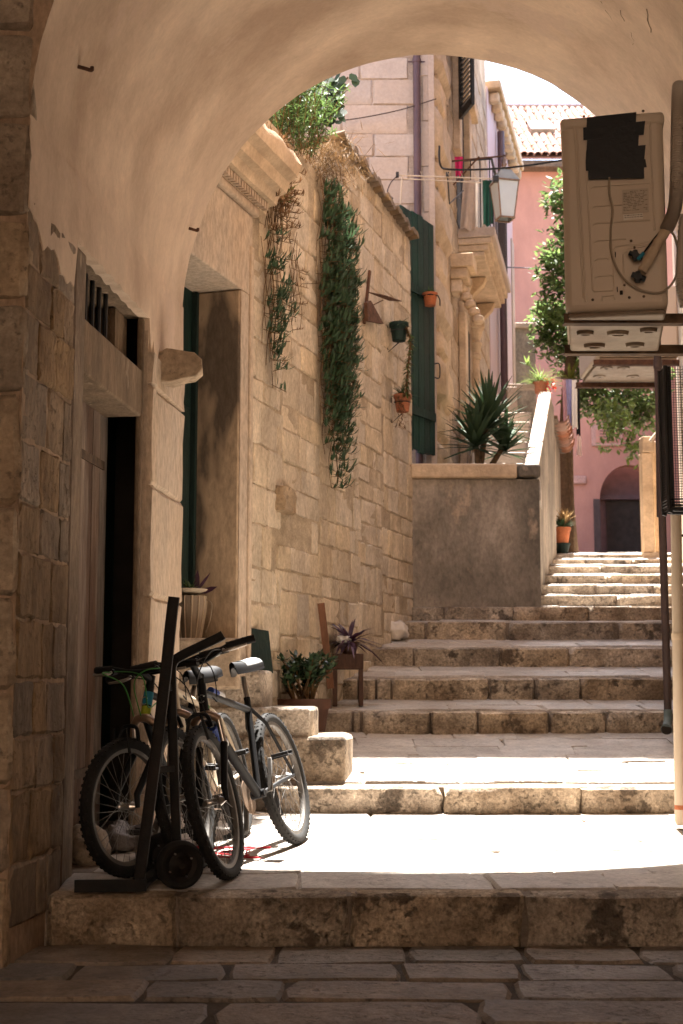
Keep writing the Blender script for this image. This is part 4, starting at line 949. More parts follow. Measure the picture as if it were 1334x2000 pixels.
a0, a1 = htp(148,1738,5.8), htp(288,1735,5.82)
b = MB(); b.box8([V(a0.x,5.78,.245),V(a1.x,5.80,.245),V(a1.x,5.98,.252),V(a0.x+.02,5.96,.252),V(a0.x,5.78,.256),V(a1.x,5.80,.256),V(a1.x,5.98,.262),V(a0.x+.02,5.96,.262)]); b.build('toe_plate', M_TRUCK, ht)
b = MB(); b.box8([V(a0.x,5.765,.238),V(a1.x,5.785,.238),V(a1.x,5.797,.238),V(a0.x,5.777,.238),V(a0.x,5.765,.287),V(a1.x,5.785,.287),V(a1.x,5.797,.287),V(a0.x,5.777,.287)]); b.build('plate_lip', M_TRUCK, ht)
for (u, v, Y, rr) in ((351,1707,5.83,.1), (318,1692,6.06,.1)):
    c = at(u, v, Y); d = (V(.42,-.9,0)).normalized(); A = d.to_track_quat('Z','Y').to_matrix()
    c.z = floor_z(c.y)+rr+.003
    b = MB(); b.lathe([(.07,-.022),(.085,-.03),(.097,-.022),(.1,0),(.097,.022),(.085,.03),(.07,.022)], c, 32, A, cap=False); t_ = b.build('wheel', M_RUBBER, ht, smooth=50)
    b = MB(); b.lathe([(.071,-.015),(.071,.012),(.05,.006),(.03,.014),(.014,.03),(.0,.03)], c, 28, A); b.build('wheel_hub', M_TRUCK, t_, smooth=35)
    for k in range(4):
        a = k*math.pi/2+.5; b = MB(); b.lathe([(.004,.0),(.0035,.012)], c+A @ V(math.cos(a)*.052, math.sin(a)*.052, .006), 8, A); b.build('bolt', M_CHROME, t_)
b = MB(); b.tube([at(351,1707,5.83)+V(-.02,.04,.02), at(318,1692,6.06)], .01, 8); b.build('axle', M_TRUCK, ht)
# ================================================================ AIR CONDITIONER on brackets in the passage
ac = thing('air_conditioner', 'large beige air conditioner with black tape patch on brackets under the vault', 'air conditioner', (1.15, 5.6, 2.6))
p0, p1 = at(1100,400,5.66), at(1300,400,5.585); FC = Frame(p0.x, 5.66, p1.x, 5.585); L = FC.len
zb_, zt_ = 2.63, 3.47
b = MB(); b.fbox(FC, 0, L, zb_, zt_, -.7, 0); body = b.build('casing', M_AC, ac, bevel=.028)
b = MB(); b.fbox(FC, -.006, L+.006, zt_-.045, zt_+.012, -.706, .006); b.build('lid', M_AC, ac, bevel=.018)
b = MB(); b.fbox(FC, .01, L-.01, zb_-.026, zb_-.002, -.69, -.012); b.build('base_pan', M_ACD, ac, bevel=.012)
Zq = lambda x, y: (1034+.3*x, 150+.3*y)
def fq(x, y, o=.004): s, z = FC.hit(*Zq(x,y), o); return FC.P(s, z, o)
def groove(pts, w=.004, name='embossed_rib', m=None, par=None, o=.0015):
    b = MB(); b.tube([fq(x,y,o) for x, y in pts], w, 6); return b.build(name, m or M_AC, par or body)
for pts in (((405,728),(420,715),(785,690)),((408,855),(420,842),(605,832)),((412,968),(425,955),(785,932)),((422,1078),(440,1066),(630,1055)),((425,1198),(440,1186),(505,1180),(515,1190)),((428,1308),(445,1298),(535,1292),(545,1300)),
            ((372,640),(392,1000),(412,1385),(425,1398),(545,1390),(550,1360),(545,1130),(560,1105),(780,1078)),((308,280),(335,860),(367,1465)),((290,300),(318,860),(352,1440)),((785,290),(800,700),(815,1000)),((615,1400),(610,1150),(640,1118),(760,1100)),((470,1460),(472,1428),(550,1422),(556,1450))): groove(pts)
b = MB()
tape = [((375,264),(696,230),(694,294),(371,330)),((350,331),(754,288),(744,378),(352,413)),((376,412),(713,380),(709,452),(372,482)),((370,482),(757,444),(752,500),(748,538),(366,560)),((366,558),(755,536),(763,588),(368,613)),((383,612),(746,586),(748,660),(385,668))]
for k, qd in enumerate(tape):
    b = MB(); b.prism([fq(x,y,.006+.0015*k) for x, y in qd], FC.n*.0014); b.build('tape_strip', M_TAPE, body, smooth=None)
def plate(qd, m, name, o=.004, t=.0012, par=None): b = MB(); b.prism([fq(x,y,o) for x, y in qd], FC.n*t); return b.build(name, m, par or body, smooth=None)
M_LAB = mat('rating_label', (.50,.42,.33), .06, 10, .6, 0, rand=0); M_LABW = mat('white_label', (.70,.64,.56), .05, 10, .6, 0, rand=0); M_INK = mat('label_ink', (.20,.165,.13), .1, 10, .7, 0, rand=0)
lab = plate(((603,737),(775,724),(778,880),(606,890)), M_LAB, 'rating_label'); labw = plate(((610,897),(738,886),(740,926),(613,936)), M_LABW, 'white_label')
tx = MB()
for r_ in range(13):
    y = 748+r_*10.2; x = 612
    while x < 762:
        w = random.choice((6,9,14,20,26)); 
        if rnd(0,1) > .28 and not (r_ > 9 and x > 690 and x < 735): tx.prism([fq(xx,yy-(xx-603)*.072,.0056) for xx, yy in ((x,y),(min(x+w,768),y),(min(x+w,768),y+4.2),(x,y+4.2))], FC.n*.0003)
        x += w+5
tx.build('fine_print', M_INK, lab, kind='stuff', smooth=None)
tx = MB()
for r_ in range(2):
    x = 620
    while x < 728:
        w = random.choice((8,12,18)); tx.prism([fq(xx,yy-(xx-610)*.08,.0056) for xx, yy in ((x,903+r_*13),(x+w,903+r_*13),(x+w,908+r_*13),(x,908+r_*13))], FC.n*.0003); x += w+6
tx.build('fine_print', M_INK, labw, kind='stuff', smooth=None)
for (x, y) in ((355,258),(740,224),(412,1452),(650,1437),(745,1430),(618,1357),(684,1112),(662,1068)):
    b = MB(); p = fq(x,y,.002); A = FC.n.to_track_quat('Z','Y').to_matrix(); b.lathe([(.006,0),(.006,.002),(.003,.004)], p, 10, A); b.build('screw', M_RUSTY, body)
plate(((588,1392),(608,1391),(609,1418),(589,1420)), M_DARK, 'vent_slot', .002); plate(((568,1368),(575,1368),(576,1402),(570,1402)), M_DARK, 'vent_slot', .002); plate(((556,1140),(563,1140),(563,1175),(557,1175)), M_DARK, 'vent_slot', .002)
for (x, y, r_) in ((688,1178,.014),(705,1318,.016)):
    p = fq(x,y,.0); b = MB(); b.tube([p, p+FC.n*.05], r_, 10); b.tube([p+FC.n*.035+FC.a*-.025+V(0,0,.012), p+FC.n*.035+FC.a*.03+V(0,0,-.012)], r_*.75, 10); b.tube([p+FC.n*.04+V(0,0,-.026), p+FC.n*.04+V(0,0,.02)], r_*.7, 8); b.build('service_valve', M_BLACK, ac)
b = MB(); b.tube(curve([fq(705,1190,.045), fq(745,1145,.05)],3), [.008]*4, 8); b.build('valve_cap', mat('cyan_plastic',(.02,.20,.30),.1,9,.5,0,rand=0), ac)
b = MB(); b.tube(curve([fq(745,1145,.05), fq(800,1070,.05), fq(850,1010,.055)],4), .004, 8); b.build('copper_line', M_DKCABLE, ac)
b = MB(); pw = curve([fq(735,1265,.045), fq(790,1170,.055), fq(850,1060,.06), fq(905,985,.06)],6); b.tube(pw, [.021+.002*math.sin(k*1.9) for k in range(len(pw))], 12); b.build('wrapped_pipe', M_WRAP, ac)
hp = [fq(890,1000,.065), fq(925,925,.07), fq(950,830,.075), fq(958,700,.075), fq(962,500,.07), fq(966,300,.06), fq(970,140,.05), fq(975,60,.0)]
hq = curve(hp, 26); b = MB(); b.tube(hq, [.0265+(.0032 if k % 2 else -.002) for k in range(len(hq))], 12); b.build('corrugated_hose', M_HOSE, ac, smooth=70)
h2 = curve([fq(1005,900,.03), fq(985,1200,.03), fq(985,1380,.03), fq(1010,1500,.02)], 22); b = MB(); b.tube(h2, [.019+(.0025 if k % 2 else -.0015) for k in range(len(h2))], 10); b.build('drain_hose', M_HOSE, ac, smooth=70)
b = MB(); b.tube(curve([fq(x,y,.012) for x, y in ((520,655),(522,760),(543,870),(530,1000),(536,1150),(585,1275),(660,1352),(750,1395),(860,1402),(945,1320),(972,1180),(945,1040),(905,1000))],6), .0052, 8); b.build('control_cable', M_CABLE, ac)
# pan underside: pressed feet and holes
for k, (s, dpt, w) in enumerate(((.06,-.3,.07),(.2,-.34,.09),(.33,-.3,.07),(.1,-.6,.09),(.28,-.62,.08))):
    b = MB(); c = FC.P(s+.02, zb_-.03, dpt*.8); b.lathe([(w*.55,.004),(w*.5,-.012),(w*.3,-.012),(w*.28,.0)], c, 14, Matrix(((1,0,0),(0,.6,0),(0,0,1)))); b.build('pressed_foot', M_ACD, ac, smooth=40)
for nm, Y, zr in (('near',5.72,at(1150,628,5.72).z),('far',6.26,at(1150,628,5.72).z)):
    x0 = at(1100,620,Y).x
    br = thing('wall_bracket', 'rusty angle-iron bracket rail carrying the front of the big air conditioner' if nm == 'near' else 'rusty angle-iron bracket rail carrying the back of the big air conditioner', 'bracket', (x0, Y, zr), 'air conditioner bracket rails')
    b = MB(); b.box(x0,1.86,Y-.02,Y-.015,zr-.012,zr+.03); b.build('upright_flange', M_RUSTY, br); b = MB(); b.box(x0,1.86,Y-.0145,Y+.03,zr-.012,zr-.007); b.build('flat_flange', M_RUSTY, br)
    b = MB(); b.box(1.80,1.86,Y-.03,Y+.03,zr-.3,zr-.013); b.build('wall_plate', M_RUSTY, br)
# second unit farther up the wall
a2 = thing('air_conditioner', 'far air conditioner seen from below on rusty brackets, behind the big one', 'air conditioner', at(1225,740,12.4))
AY = 12.3; q0 = at(1166,690,AY); zz = at(1225,713,AY).z; AX = RWX(AY+.5)-.02
b = MB(); b.box(q0.x,AX-.1,AY,AY+.95,zz+.075,zz+.75); b.build('casing', M_AC, a2, bevel=.025)
b = MB(); b.box(q0.x+.03,AX-.12,AY+.02,AY+.93,zz+.045,zz+.073); b.build('base_pan', M_ACD, a2, bevel=.01)
for k in range(4): b = MB(); c = V(q0.x+.14+.16*(k % 3), AY+.3+.35*(k//2), zz+.044); b.lathe([(.06,.0),(.055,-.01),(.02,-.01),(.018,0)], c, 14); b.build('pressed_foot', M_ACD, a2)
for Y, lb in ((AY-.02,'short rusty bracket under the front of the far air conditioner'),(AY+.93,'short rusty bracket under the back of the far air conditioner')):
    br = thing('wall_bracket', lb, 'bracket', (q0.x, Y, zz), 'far bracket rails'); b = MB(); b.box(q0.x-.04,AX,Y-.02,Y-.014,zz-.005,zz+.042); b.build('upright_flange', M_RUST, br); b = MB(); b.box(q0.x-.04,AX,Y-.0135,Y+.05,zz-.005,zz+.001); b.build('flat_flange', M_RUST, br)
# ================================================================ WIRE CAGE, downpipe, plastic pipe on the right
cg = thing('wire_cage', 'black wire mesh cage hanging on the right wall below the air conditioner', 'cage', at(1310,1000,6.6))
c0, c1 = at(1294,690,6.6), at(1294,995,6.6); x0, x1 = at(1294,995,6.74).x, 1.80; z0, z1 = c1.z, 2.62
for y in (6.6, 6.72):
    b = MB(); b.tube(curve([V(x0+.0,y,z1),V(x0,y,z0+.04),V(x0+.012,y,z0+.01),V(x0+.04,y,z0),V(x1,y,z0)],4), .011, 8); b.build('rim', M_BLACK, cg)
for z in (z0+.02, z0+.035, z0+.05): b = MB(); b.tube([V(x1,6.598,z),V(x0+.02,6.598,z),V(x0-.003,6.62,z),V(x0-.003,6.71,z)], .004, 6); b.build('rim_wire', M_BLACK, cg)
b = MB(); nz = int((z1-z0)/.0125)
for k in range(nz): z = z0+k*.0125; b.tube([V(x1,6.603,z),V(x0,6.603,z)], .0016, 4, False); b.tube([V(x0,6.603,z),V(x0,6.72,z)], .0016, 4, False)
for k in range(int((x1-x0)/.0125)): x = x0+k*.0125; b.tube([V(x,6.606,z0),V(x,6.606,z1)], .0016, 4, False)
for k in range(int(.12/.0125)): y = 6.6+k*.0125; b.tube([V(x0,y,z0),V(x0,y,z1)], .0016, 4, False)
b.build('wire_mesh', M_BLACK, cg, kind='stuff', smooth=None)
b = MB(); b.box(x0+.002,x0+.03,6.61,6.64,z0,z1); b.build('corner_post', M_BLACK, cg)
dp_ = thing('downpipe', 'dark brown drainpipe ending in a flared spout above the third step', 'drainpipe', at(1298,1432,10))
xx = at(1299,1200,10.0).x
b = MB(); b.tube([V(xx,10.0,.84),V(xx,10.0,4.6)], .028, 14); b.build('pipe', M_DPIPE, dp_)
for z in (1.45, 2.6, 3.4): b = MB(); b.tube([V(xx,10.0,z),V(xx,10.0,z+.06)], .032, 14); b.build('pipe_joint', M_DPIPE, dp_)
b = MB(); b.tube(curve([V(xx,10.0,.9),V(xx-.004,9.985,.84),V(xx-.02,9.95,.79),V(xx-.035,9.91,.765)],4), [.031]*9+[.036]*3+[.042], 14); b.build('spout', mat('verdigris_spout',(.10,.13,.13),.3,14,.6,.2,rand=0), dp_)
b = MB(); b.tube([V(xx-.035,9.908,.7645),V(xx-.0355,9.9065,.764)], .036, 14); b.build('spout_mouth', M_DARK, dp_)
pp = thing('plastic_pipe', 'weathered pale plastic pipe hanging down the right jamb of the archway', 'pipe', at(1323,1612,7.9))
pt, pb = at(1320,985,7.6), at(1329,1612,7.6)
b = MB(); b.tube([pt, pt.lerp(pb,.5), pb+V(0,0,.02), pb], [.03,.03,.03,.02], 14); b.build('pipe', M_PVC, pp)
b = MB(); m_ = pt.lerp(pb,.42); b.tube([m_+V(0,0,.018), m_-V(0,0,.018)], .034, 14); b.build('strap', M_WRAP, pp)
b = MB(); m_ = pt.lerp(pb,.945); b.tube([m_+V(0,0,.012), m_-V(0,0,.012)], .0305, 14); b.build('red_mark', M_TERRA, pp)
for t_ in (.1,.42,.8):
    m_ = pt.lerp(pb,t_); b = MB(); b.bar(m_, V(cxv(7.6)+HW+.01, 7.6, m_.z), .02, .012); b.build('pipe_clip', M_RUSTY, pp)
# ================================================================ LANTERN, CABLES, AERIAL
ln = thing('street_lantern', 'four-sided glass street lantern on a rusty bracket above the stair', 'lantern', at(986,400,15))
lc = at(986,400,15.0); zt2, zb2, zr2 = at(986,358,15).z, at(986,428,15).z, at(986,334,15).z
wt, wb2 = .122, .078
A4 = lambda w, z: [V(lc.x+sx*w*math.cos(.25)-sy*w*math.sin(.25), lc.y+sx*w*math.sin(.25)+sy*w*math.cos(.25), z) for sx, sy in ((-1,-1),(1,-1),(1,1),(-1,1))]
T, Bm = A4(wt, zt2), A4(wb2, zb2)
for i in range(4):
    j = (i+1) % 4; b = MB(); c = [Bm[i].lerp(Bm[j],.05), Bm[i].lerp(Bm[j],.95), T[i].lerp(T[j],.97), T[i].lerp(T[j],.03)]; nrm = (c[1]-c[0]).cross(c[3]-c[0]).normalized()
    b.prism(c, nrm*.003); b.build('pane', M_GLASSY, ln, smooth=None)
for i in range(4):
    b = MB(); b.bar(Bm[i], T[i], .014, .014); b.build('corner_bar', M_BRASS, ln)
for w, z in ((wt+.006, zt2), (wb2+.006, zb2)):
    q = A4(w, z); b = MB()
    for i in range(4): b.bar(q[i], q[(i+1) % 4], .016, .016)
    b.build('frame_ring', M_BRASS, ln)
b = MB(); q = A4(wt+.012, zt2+.01); q2 = A4(.06, zr2); b.box8(q+q2); b.build('roof', mat('lantern_cap',(.32,.36,.36),.15,8,.4,.05,rand=0), ln, smooth=None)
b = MB(); b.lathe([(.07,0),(.075,.02),(.05,.035),(.025,.05),(.03,.08),(.018,.1),(.02,.13),(.008,.17)], V(lc.x,lc.y,zr2), 14); b.build('finial', M_BRASS, ln)
b = MB(); b.lathe([(.012,0),(.028,.05),(.03,.1),(.012,.15)], V(lc.x,lc.y,zb2+.08), 12); b.build('bulb', mat('frosted_bulb',(.75,.68,.52),.05,8,.4,0,rand=0), ln)
bz = zr2+.18; b = MB(); hx = FB.P(1.2,0,.02); b.tube([V(hx.x-.25,hx.y,bz-.03), V(lc.x+.02,lc.y,bz)], .011, 8); br_ = b.build('bracket_arm', M_RUST, ln)
b = MB(); b.tube([V(hx.x+.05,hx.y,bz-.28), V(lc.x-.28,lc.y,bz-.01)], .009, 8); b.build('bracket_brace', M_RUST, ln)
b = MB(); b.tube([V(lc.x,lc.y,zr2+.15), V(lc.x,lc.y,bz+.015)], .008, 8); b.build('hanger', M_RUST, ln)
def wire(pts, r, label, m=M_DKCABLE, name='cable', cat='cable'):
    b = MB(); b.tube(curve([at(*p) for p in pts],8), r, 6); return b.build(name, m, label=label, cat=cat)
wire([(858,285,13.9),(860,322,13.9),(880,331,14.1),(960,330,14.3),(1040,322,14.5),(1120,310,14.6),(1330,285,14.8)], .011, 'thick black cable bundle strung across the alley above the lantern')
wire([(640,238,13.9),(700,231,13.9),(780,215,13.9),(852,193,13.9)], .006, 'thin grey wire sagging across the pale ashlar front', M_DPIPE)
wire([(968,521,20),(1040,524,24),(1110,528,30)], .012, 'thin dark wire crossing in front of the pink wall', M_DPIPE)
ae = thing('tv_aerial', 'thin horizontal television aerial boom with black end clamp before the stone house', 'aerial', at(780,343,13.5))
b = MB(); b.tube([at(772,342,13.5), at(962,349,13.5)], .007, 6); b.build('boom', M_PVC, ae); b = MB(); b.tube([at(788,349,13.45), at(940,357,13.45)], .005, 6); b.build('boom_stay', M_PVC, ae)
b = MB(); p = at(968,350,13.5); b.box(p.x-.025,p.x+.03,13.47,13.53,p.z-.03,p.z+.03); b.build('end_clamp', M_BLACK, ae, bevel=.006)
for u in (776, 874): b = MB(); p = at(u,342,13.5); b.box(p.x-.015,p.x+.015,13.47,13.53,p.z-.02,p.z+.025); b.build('clamp', M_BLACK, ae)
b = MB(); b.tube(curve([at(776,344,13.5), at(764,356,13.5), at(757,375,13.5), at(768,388,13.5)],6), .006, 6); b.build('lead', M_DPIPE, ae); b = MB(); b.tube([at(785,345,13.5), at(782,398,13.5)], .009, 6); b.build('mast', M_PVC, ae)
b = MB(); b.tube([at(874,345,13.5), at(878,398,13.9), at(905,372,14.3)], .007, 6); b.build('strut', M_BLACK, ae)
for k in range(6): b = MB(); u = 800+k*26; b.tube([at(u-5,335,13.42), at(u+6,358,13.58)], .003, 5); b.build('element', M_PVC, ae)
# ================================================================ LAUNDRY on the balcony and over the alley
def cloth(name, label, m, u, v0, v1, w, Y, cat='cloth', group=None, fold=.02, taper=1.0, skew=0):
    p = at(u, v0, Y); q = at(u, v1, Y); b = MB(); k0 = rnd(0,6)
    def fn(s, t, o=0):
        ww = w*(1+(taper-1)*t); return V(p.x+(s-.5)*ww+skew*t, Y+fold*math.sin(s*9+k0+t*1.5)*(.4+t)+o, p.z+(q.z-p.z)*t+.012*math.sin(s*7+k0)*t)
    b.grid(lambda s, t: fn(s,t), 12, 12); b.grid(lambda s, t: fn(s,t,.004), 12, 12)
    return b.build(name, m, label=label, cat=cat, group=group, smooth=80)
C = lambda n, c: mat(n, c, .12, 14, .9, .2, 40, rand=0)
cloth('scarf', 'bright pink scarf hung from the balcony rail', C('magenta_cloth',(.60,.03,.13)), 896, 306, 345, .1, 15.6, 'scarf', taper=.75)
cloth('sheet', 'beige sheet hanging over the balcony edge', C('beige_cloth',(.50,.40,.32)), 917, 352, 448, .15, 16.1, 'sheet', taper=1.2, skew=-.03)
cloth('shirt', 'white shirt drying on the balcony beside the beige sheet', M_WHITE, 935, 355, 445, .09, 16.15, 'shirt')
cloth('trousers', 'dark green cloth hanging at the far end of the balcony', C('bottle_green_cloth',(.012,.06,.04)), 952, 352, 440, .12, 16.3, 'cloth')
b = MB(); b.tube([at(1085,738,20), at(1150,742,20.4)], .006, 6); b.build('washing_line', M_DPIPE, label='short washing line with scarves beside the tree', cat='line')
cloth('scarf', 'long pale pink scarf hanging from the washing line', C('pale_pink_cloth',(.62,.38,.42)), 1104, 741, 868, .1, 20.05, 'scarf', fold=.03, taper=.7)
cloth('scarf', 'narrow blue and rose scarf hanging to a point beside the pale pink one', C('blue_rose_cloth',(.30,.30,.52)), 1111, 741, 882, .09, 19.95, 'scarf', fold=.03, taper=.15)
cloth('towel', 'white towel on the washing line between the scarves and the black garment', M_WHITE, 1121, 742, 836, .09, 20.1, 'towel')
cloth('garment', 'black garment hanging at the right end of the washing line', C('black_cloth',(.012,.012,.014)), 1128, 755, 850, .06, 20.2, 'garment')
cloth('sock', 'pale sock hanging below the black garment', C('pale_cloth',(.70,.55,.52)), 1131, 852, 890, .06, 20.15, 'sock', taper=1.25)
# ================================================================ TILED CANOPY, GATE POSTS, POTS at the head of the steps
cn = thing('tiled_canopy', 'little canopy of stacked curved roof tiles over the alley beside the parapet', 'canopy', at(1082,830,17))
tm = MB()
for i in range(9):
    a = math.pi*i/8
    for xx, rr in ((0,.1),(.2,.1)): tm.v.append(V(xx, math.cos(a)*rr, math.sin(a)*rr))
for i in range(8): tm.f.append((2*i,2*i+1,2*i+3,2*i+2))
for i in range(9): a = math.pi*i/8; tm.v.append(V(.2, math.cos(a)*.08, math.sin(a)*.08)); tm.v.append(V(0, math.cos(a)*.08, math.sin(a)*.08))
for i in range(8): tm.f.append((2*i+1, 18+2*i, 18+2*i+2, 2*i+3)); tm.f.append((18+2*i, 19+2*i, 21+2*i, 20+2*i))
cme = tm.mesh('canopy_tile', smooth=50); cme.materials.append(M_TILE)
for k in range(9):
    Y = 17.0+k*.235; put('canopy_tile', cme, cn, V(LWX(Y)+.09, Y+.2, 4.40), (math.pi+rnd(-.1,.1), R(-8), -math.pi/2+rnd(-.05,.05)))
Fk = Frame(LWX(16.72)-.02, 16.72, LWX(19.3)-.02, 19.3)
b = MB(); b.fbox(Fk, 0, Fk.len, 2.3, 4.38, -.2, -.02); b.build('back_wall', M_GREYW, cn)
b = MB(); b.fbox(Fk, 0, Fk.len, 4.33, 4.37, -.02, .06); b.build('bearer', M_RUSTY, cn)
gp_ = thing('stone_gate_post', 'pale stone doorway frame with capital at the right end of the top step', 'post', at(1266,1088,16.5))
def pbox(u0, u1, v0, v1, Y, d, name, m=M_ORNATE, bev=.01):
    a, c = at(u0, v1, Y), at(u1, v0, Y); b = MB(); b.box(a.x, c.x, Y, Y+d, a.z, c.z); return b.build(name, m, gp_, bevel=bev)
pbox(1258,1274,884,1078,16.6,.16,'shaft'); pbox(1255,1278,852,883,16.58,.2,'capital'); pbox(1255,1292,1079,1092,16.57,.3,'base'); pbox(1280,1289,862,1078,16.9,.2,'inner_jamb'); pbox(1275,1280,880,1078,17.0,.05,'green_door_edge', M_GREEN)
b = MB(); b.tube(curve([at(1292,845,16.5), at(1284,846,16.5), at(1277,853,16.5), at(1270,862,16.5)],5), .022, 8); b.build('cap_pipe', M_PVC, gp_)
b = MB(); b.tube([at(1286,770,12), at(1289,1010,12)], .03, 10); b.build('drainpipe', M_DPIPE, label='maroon drainpipe behind the wire cage', cat='drainpipe')
def pot(parent, c, r, h, m, name='pot', rim=True, n=20):
    b = MB(); p = [(r*.72,0),(r*.95,h*.8)]+([(r*1.06,h*.8),(r*1.06,h)] if rim else [(r,h)])+[(r*.9,h),(r*.88,h*.88),(0.001,h*.88)]
    b.lathe(p, c, n); return b.build(name, m, parent, smooth=35)
def tuft(mb, c, n, L, w, spread=.9, up=.6, droop=0, seg=3):
    for _ in range(n):
        a = rnd(0, 6.283); e = rnd(.05, spread); d = V(math.cos(a)*e, math.sin(a)*e, up*rnd(.6,1.2)).normalized(); l = L*rnd(.6,1.15)
        mb.leaf(Vector(c)+V(rnd(-.01,.01),rnd(-.01,.01),0), d, V(0,0,1), l, w*rnd(.7,1.2), -droop*rnd(.5,1.3), seg)
tp = thing('potted_plant', 'terracotta pot with withered flowers on a dark tub beside the top step', 'plant', at(1098,1076,17.3))
c = at(1098,1078,17.3); c.z = floor_z(17.3); pot(tp, c, .1, .13, M_GREEN, 'tub'); pot(tp, c+V(0,0,.13), .11, .2, M_TERRA); b = MB(); tuft(b, c+V(0,0,.3), 90, .2, .03, 1.1, .6, .3); b.build('leaves', L_SUCC, tp, smooth=None)
b = MB(); tuft(b, c+V(.03,0,.38), 70, .2, .025, .8, .7, .2); b.build('withered_flowers', leafmat('pale_withered',(.40,.27,.13),.5,.3,.9), tp, smooth=None)
tp = thing('potted_plant', 'feathery green plant and red flowers in a pot on top of the stair parapet', 'plant', at(1055,772,16.2))
c = at(1056,772,16.25); c.z = 4.545; pot(tp, c, .09, .14, M_TERRA); b = MB(); tuft(b, c+V(0,0,.12), 260, .26, .008, 1.3, .5, .5); b.build('feathery_leaves', L_LIGHT, tp, smooth=None)
b = MB()
for _ in range(60): b.leaf(c+V(.1+rnd(-.08,.08),rnd(-.08,.08),.08+rnd(-.08,.1)), V(rnd(-1,1),rnd(-1,1),rnd(-.2,1)), V(0,0,1), .04, .035)
b.build('red_flowers', L_FLOW, tp, smooth=None)
b = MB(); b.tube(curve([c+V(0,0,.12), c+V(-.02,0,.25), c+V(-.12,0,.34), c+V(-.24,0,.38)],5), .006, 6); tuft(b, c+V(-.15,0,.35), 14, .12, .02, 1, .3); b.build('long_sprig', L_LIGHT, tp, smooth=None)
# ================================================================ YUCCA on the terrace
yu = thing('yucca', 'dark green spiky yucca growing on the terrace behind the grey wall', 'plant', at(935,898,14.2))
b = MB(); r0 = at(935,905,14.2); r0.z = 3.1; heads = [at(955,822,14.2), at(928,858,14.0), at(985,868,14.4)]
for h in heads: b.tube(curve([r0+V(rnd(-.05,.05),0,0), r0.lerp(h,.5)+V(rnd(-.03,.03),0,0), h],4), [.035]*5+[.028]*4, 8)
b.build('trunk', M_STEM, yu)
lm = MB(); n = 6
for i in range(n+1):
    t = i/n; w = .03*(1-.9*t**1.8)*(.7+1.0*min(t,.3)); z = .0-.10*t*t
    lm.v += [V(t,-w,z+.006), V(t,0,z), V(t,w,z+.006)]
for i in range(n):
    for k in range(2): a = 3*i+k; lm.f.append((a,a+3,a+4,a+1))
lme = lm.mesh('blade', smooth=80); lme.materials.append(L_YUCCA)
for hi, (h, k, Ls) in enumerate(zip(heads, (80,60,46), (.52,.42,.4))):
    for i in range(k):
        a = i*2.4; e = 1.25-1.5*(i/k)**.9; d = V(math.cos(a)*math.cos(e*-.9+.9) if False else math.cos(a)*math.cos(1.25-e), math.sin(a)*math.cos(1.25-e), math.sin(1.25-e)*1.0)
        el = R(-8)+R(92)*(i/k)**.8; d = V(math.cos(a)*math.cos(el), math.sin(a)*math.cos(el), math.sin(el))
        o = put('blade', lme, yu, h+V(0,0,-.1+.12*i/k), (0,0,0), (Ls*rnd(.75,1.1), 1.2, Ls)); o.rotation_euler = d.to_track_quat('X','Z').to_euler()
# ================================================================ TREE behind the stair
tr = thing('tree', 'leafy green tree in front of the pink house, partly hidden by the air conditioner', 'tree', at(1112,960,21.2))
TY = 21.2; g0 = V(at(1112,960,TY).x, TY, floor_z(TY)); b = MB(); crown = at(1170,560,TY+.3)
b.tube(curve([g0, g0+V(-.05,0,1.2), at(1108,760,TY), at(1130,640,TY+.2), crown],6), [.13-.0035*k for k in range(25)], 10)
for u, v in ((1085,610),(1090,500),(1095,380),(1230,640),(1250,760),(1180,760),(1200,480)): b.tube(curve([at(1130,650,TY+.2), at((1130+u)/2,(650+v)/2-10,TY+.1), at(u,v,TY)],4), [.06]*3+[.04]*3+[.02]*3, 6)
b.build('trunk', M_STEM, tr)
blobs = [(1098,362,32,70),(1090,398,32,70),(1112,440,30,50),(1088,478,38,100),(1080,512,40,100),(1100,545,36,70),(1130,420,60,120),(1140,520,70,150),(1085,590,46,170),(1068,620,44,170),(1100,650,56,220),(1075,672,40,120),(1120,690,50,170),(1150,610,80,250),(1210,560,80,220),(1250,640,80,240),(1190,680,60,200),(1150,738,46,190),(1195,775,56,260),(1235,795,50,240),(1262,810,34,160),(1165,790,34,130),(1125,770,24,70),(1270,740,50,160)]
b = MB(); tw_ = MB()
for u, v, r, k in blobs:
    c = at(u, v, TY+rnd(-.5,.5)); rw = r/2700*(TY+.5)
    for _ in range(int(k*.45)):
        d = V(rnd(-1,1),rnd(-1,1),rnd(-1,1))
        while d.length > 1 or d.length < .15: d = V(rnd(-1,1),rnd(-1,1),rnd(-1,1))
        p = c+V(d.x*rw, d.y*rw*1.1, d.z*rw)
        for _q in range(5):
            e = V(rnd(-1,1),rnd(-1,1),rnd(-.7,.6)); b.leaf(p+e*.05, e, V(rnd(-.5,.5),rnd(-.5,.5),1), rnd(.08,.15), rnd(.04,.07), rnd(-.2,.2))
b.build('crown', L_TREE, tr, smooth=None)
b = MB()
for _ in range(230):
    t = rnd(0,1); c = random.choice(((1180,800),(1205,830),(1235,850),(1245,880),(1190,850),(1215,800))); p = at(c[0]+rnd(-18,18), c[1]+rnd(-25,25), 20+rnd(-.3,.3))
    for _q in range(2): e = V(rnd(-1,1),rnd(-1,1),rnd(-1,.2)); b.leaf(p+e*.03, e, V(rnd(-.5,.5),rnd(-.5,.5),1), rnd(.08,.14), rnd(.04,.07))
b.build('young_leaves', L_LIGHT, tr, smooth=None)
pl = thing('palm', 'small yellow-green fan palm behind the washing line', 'palm', at(1105,790,21)); c = at(1112,745,21)
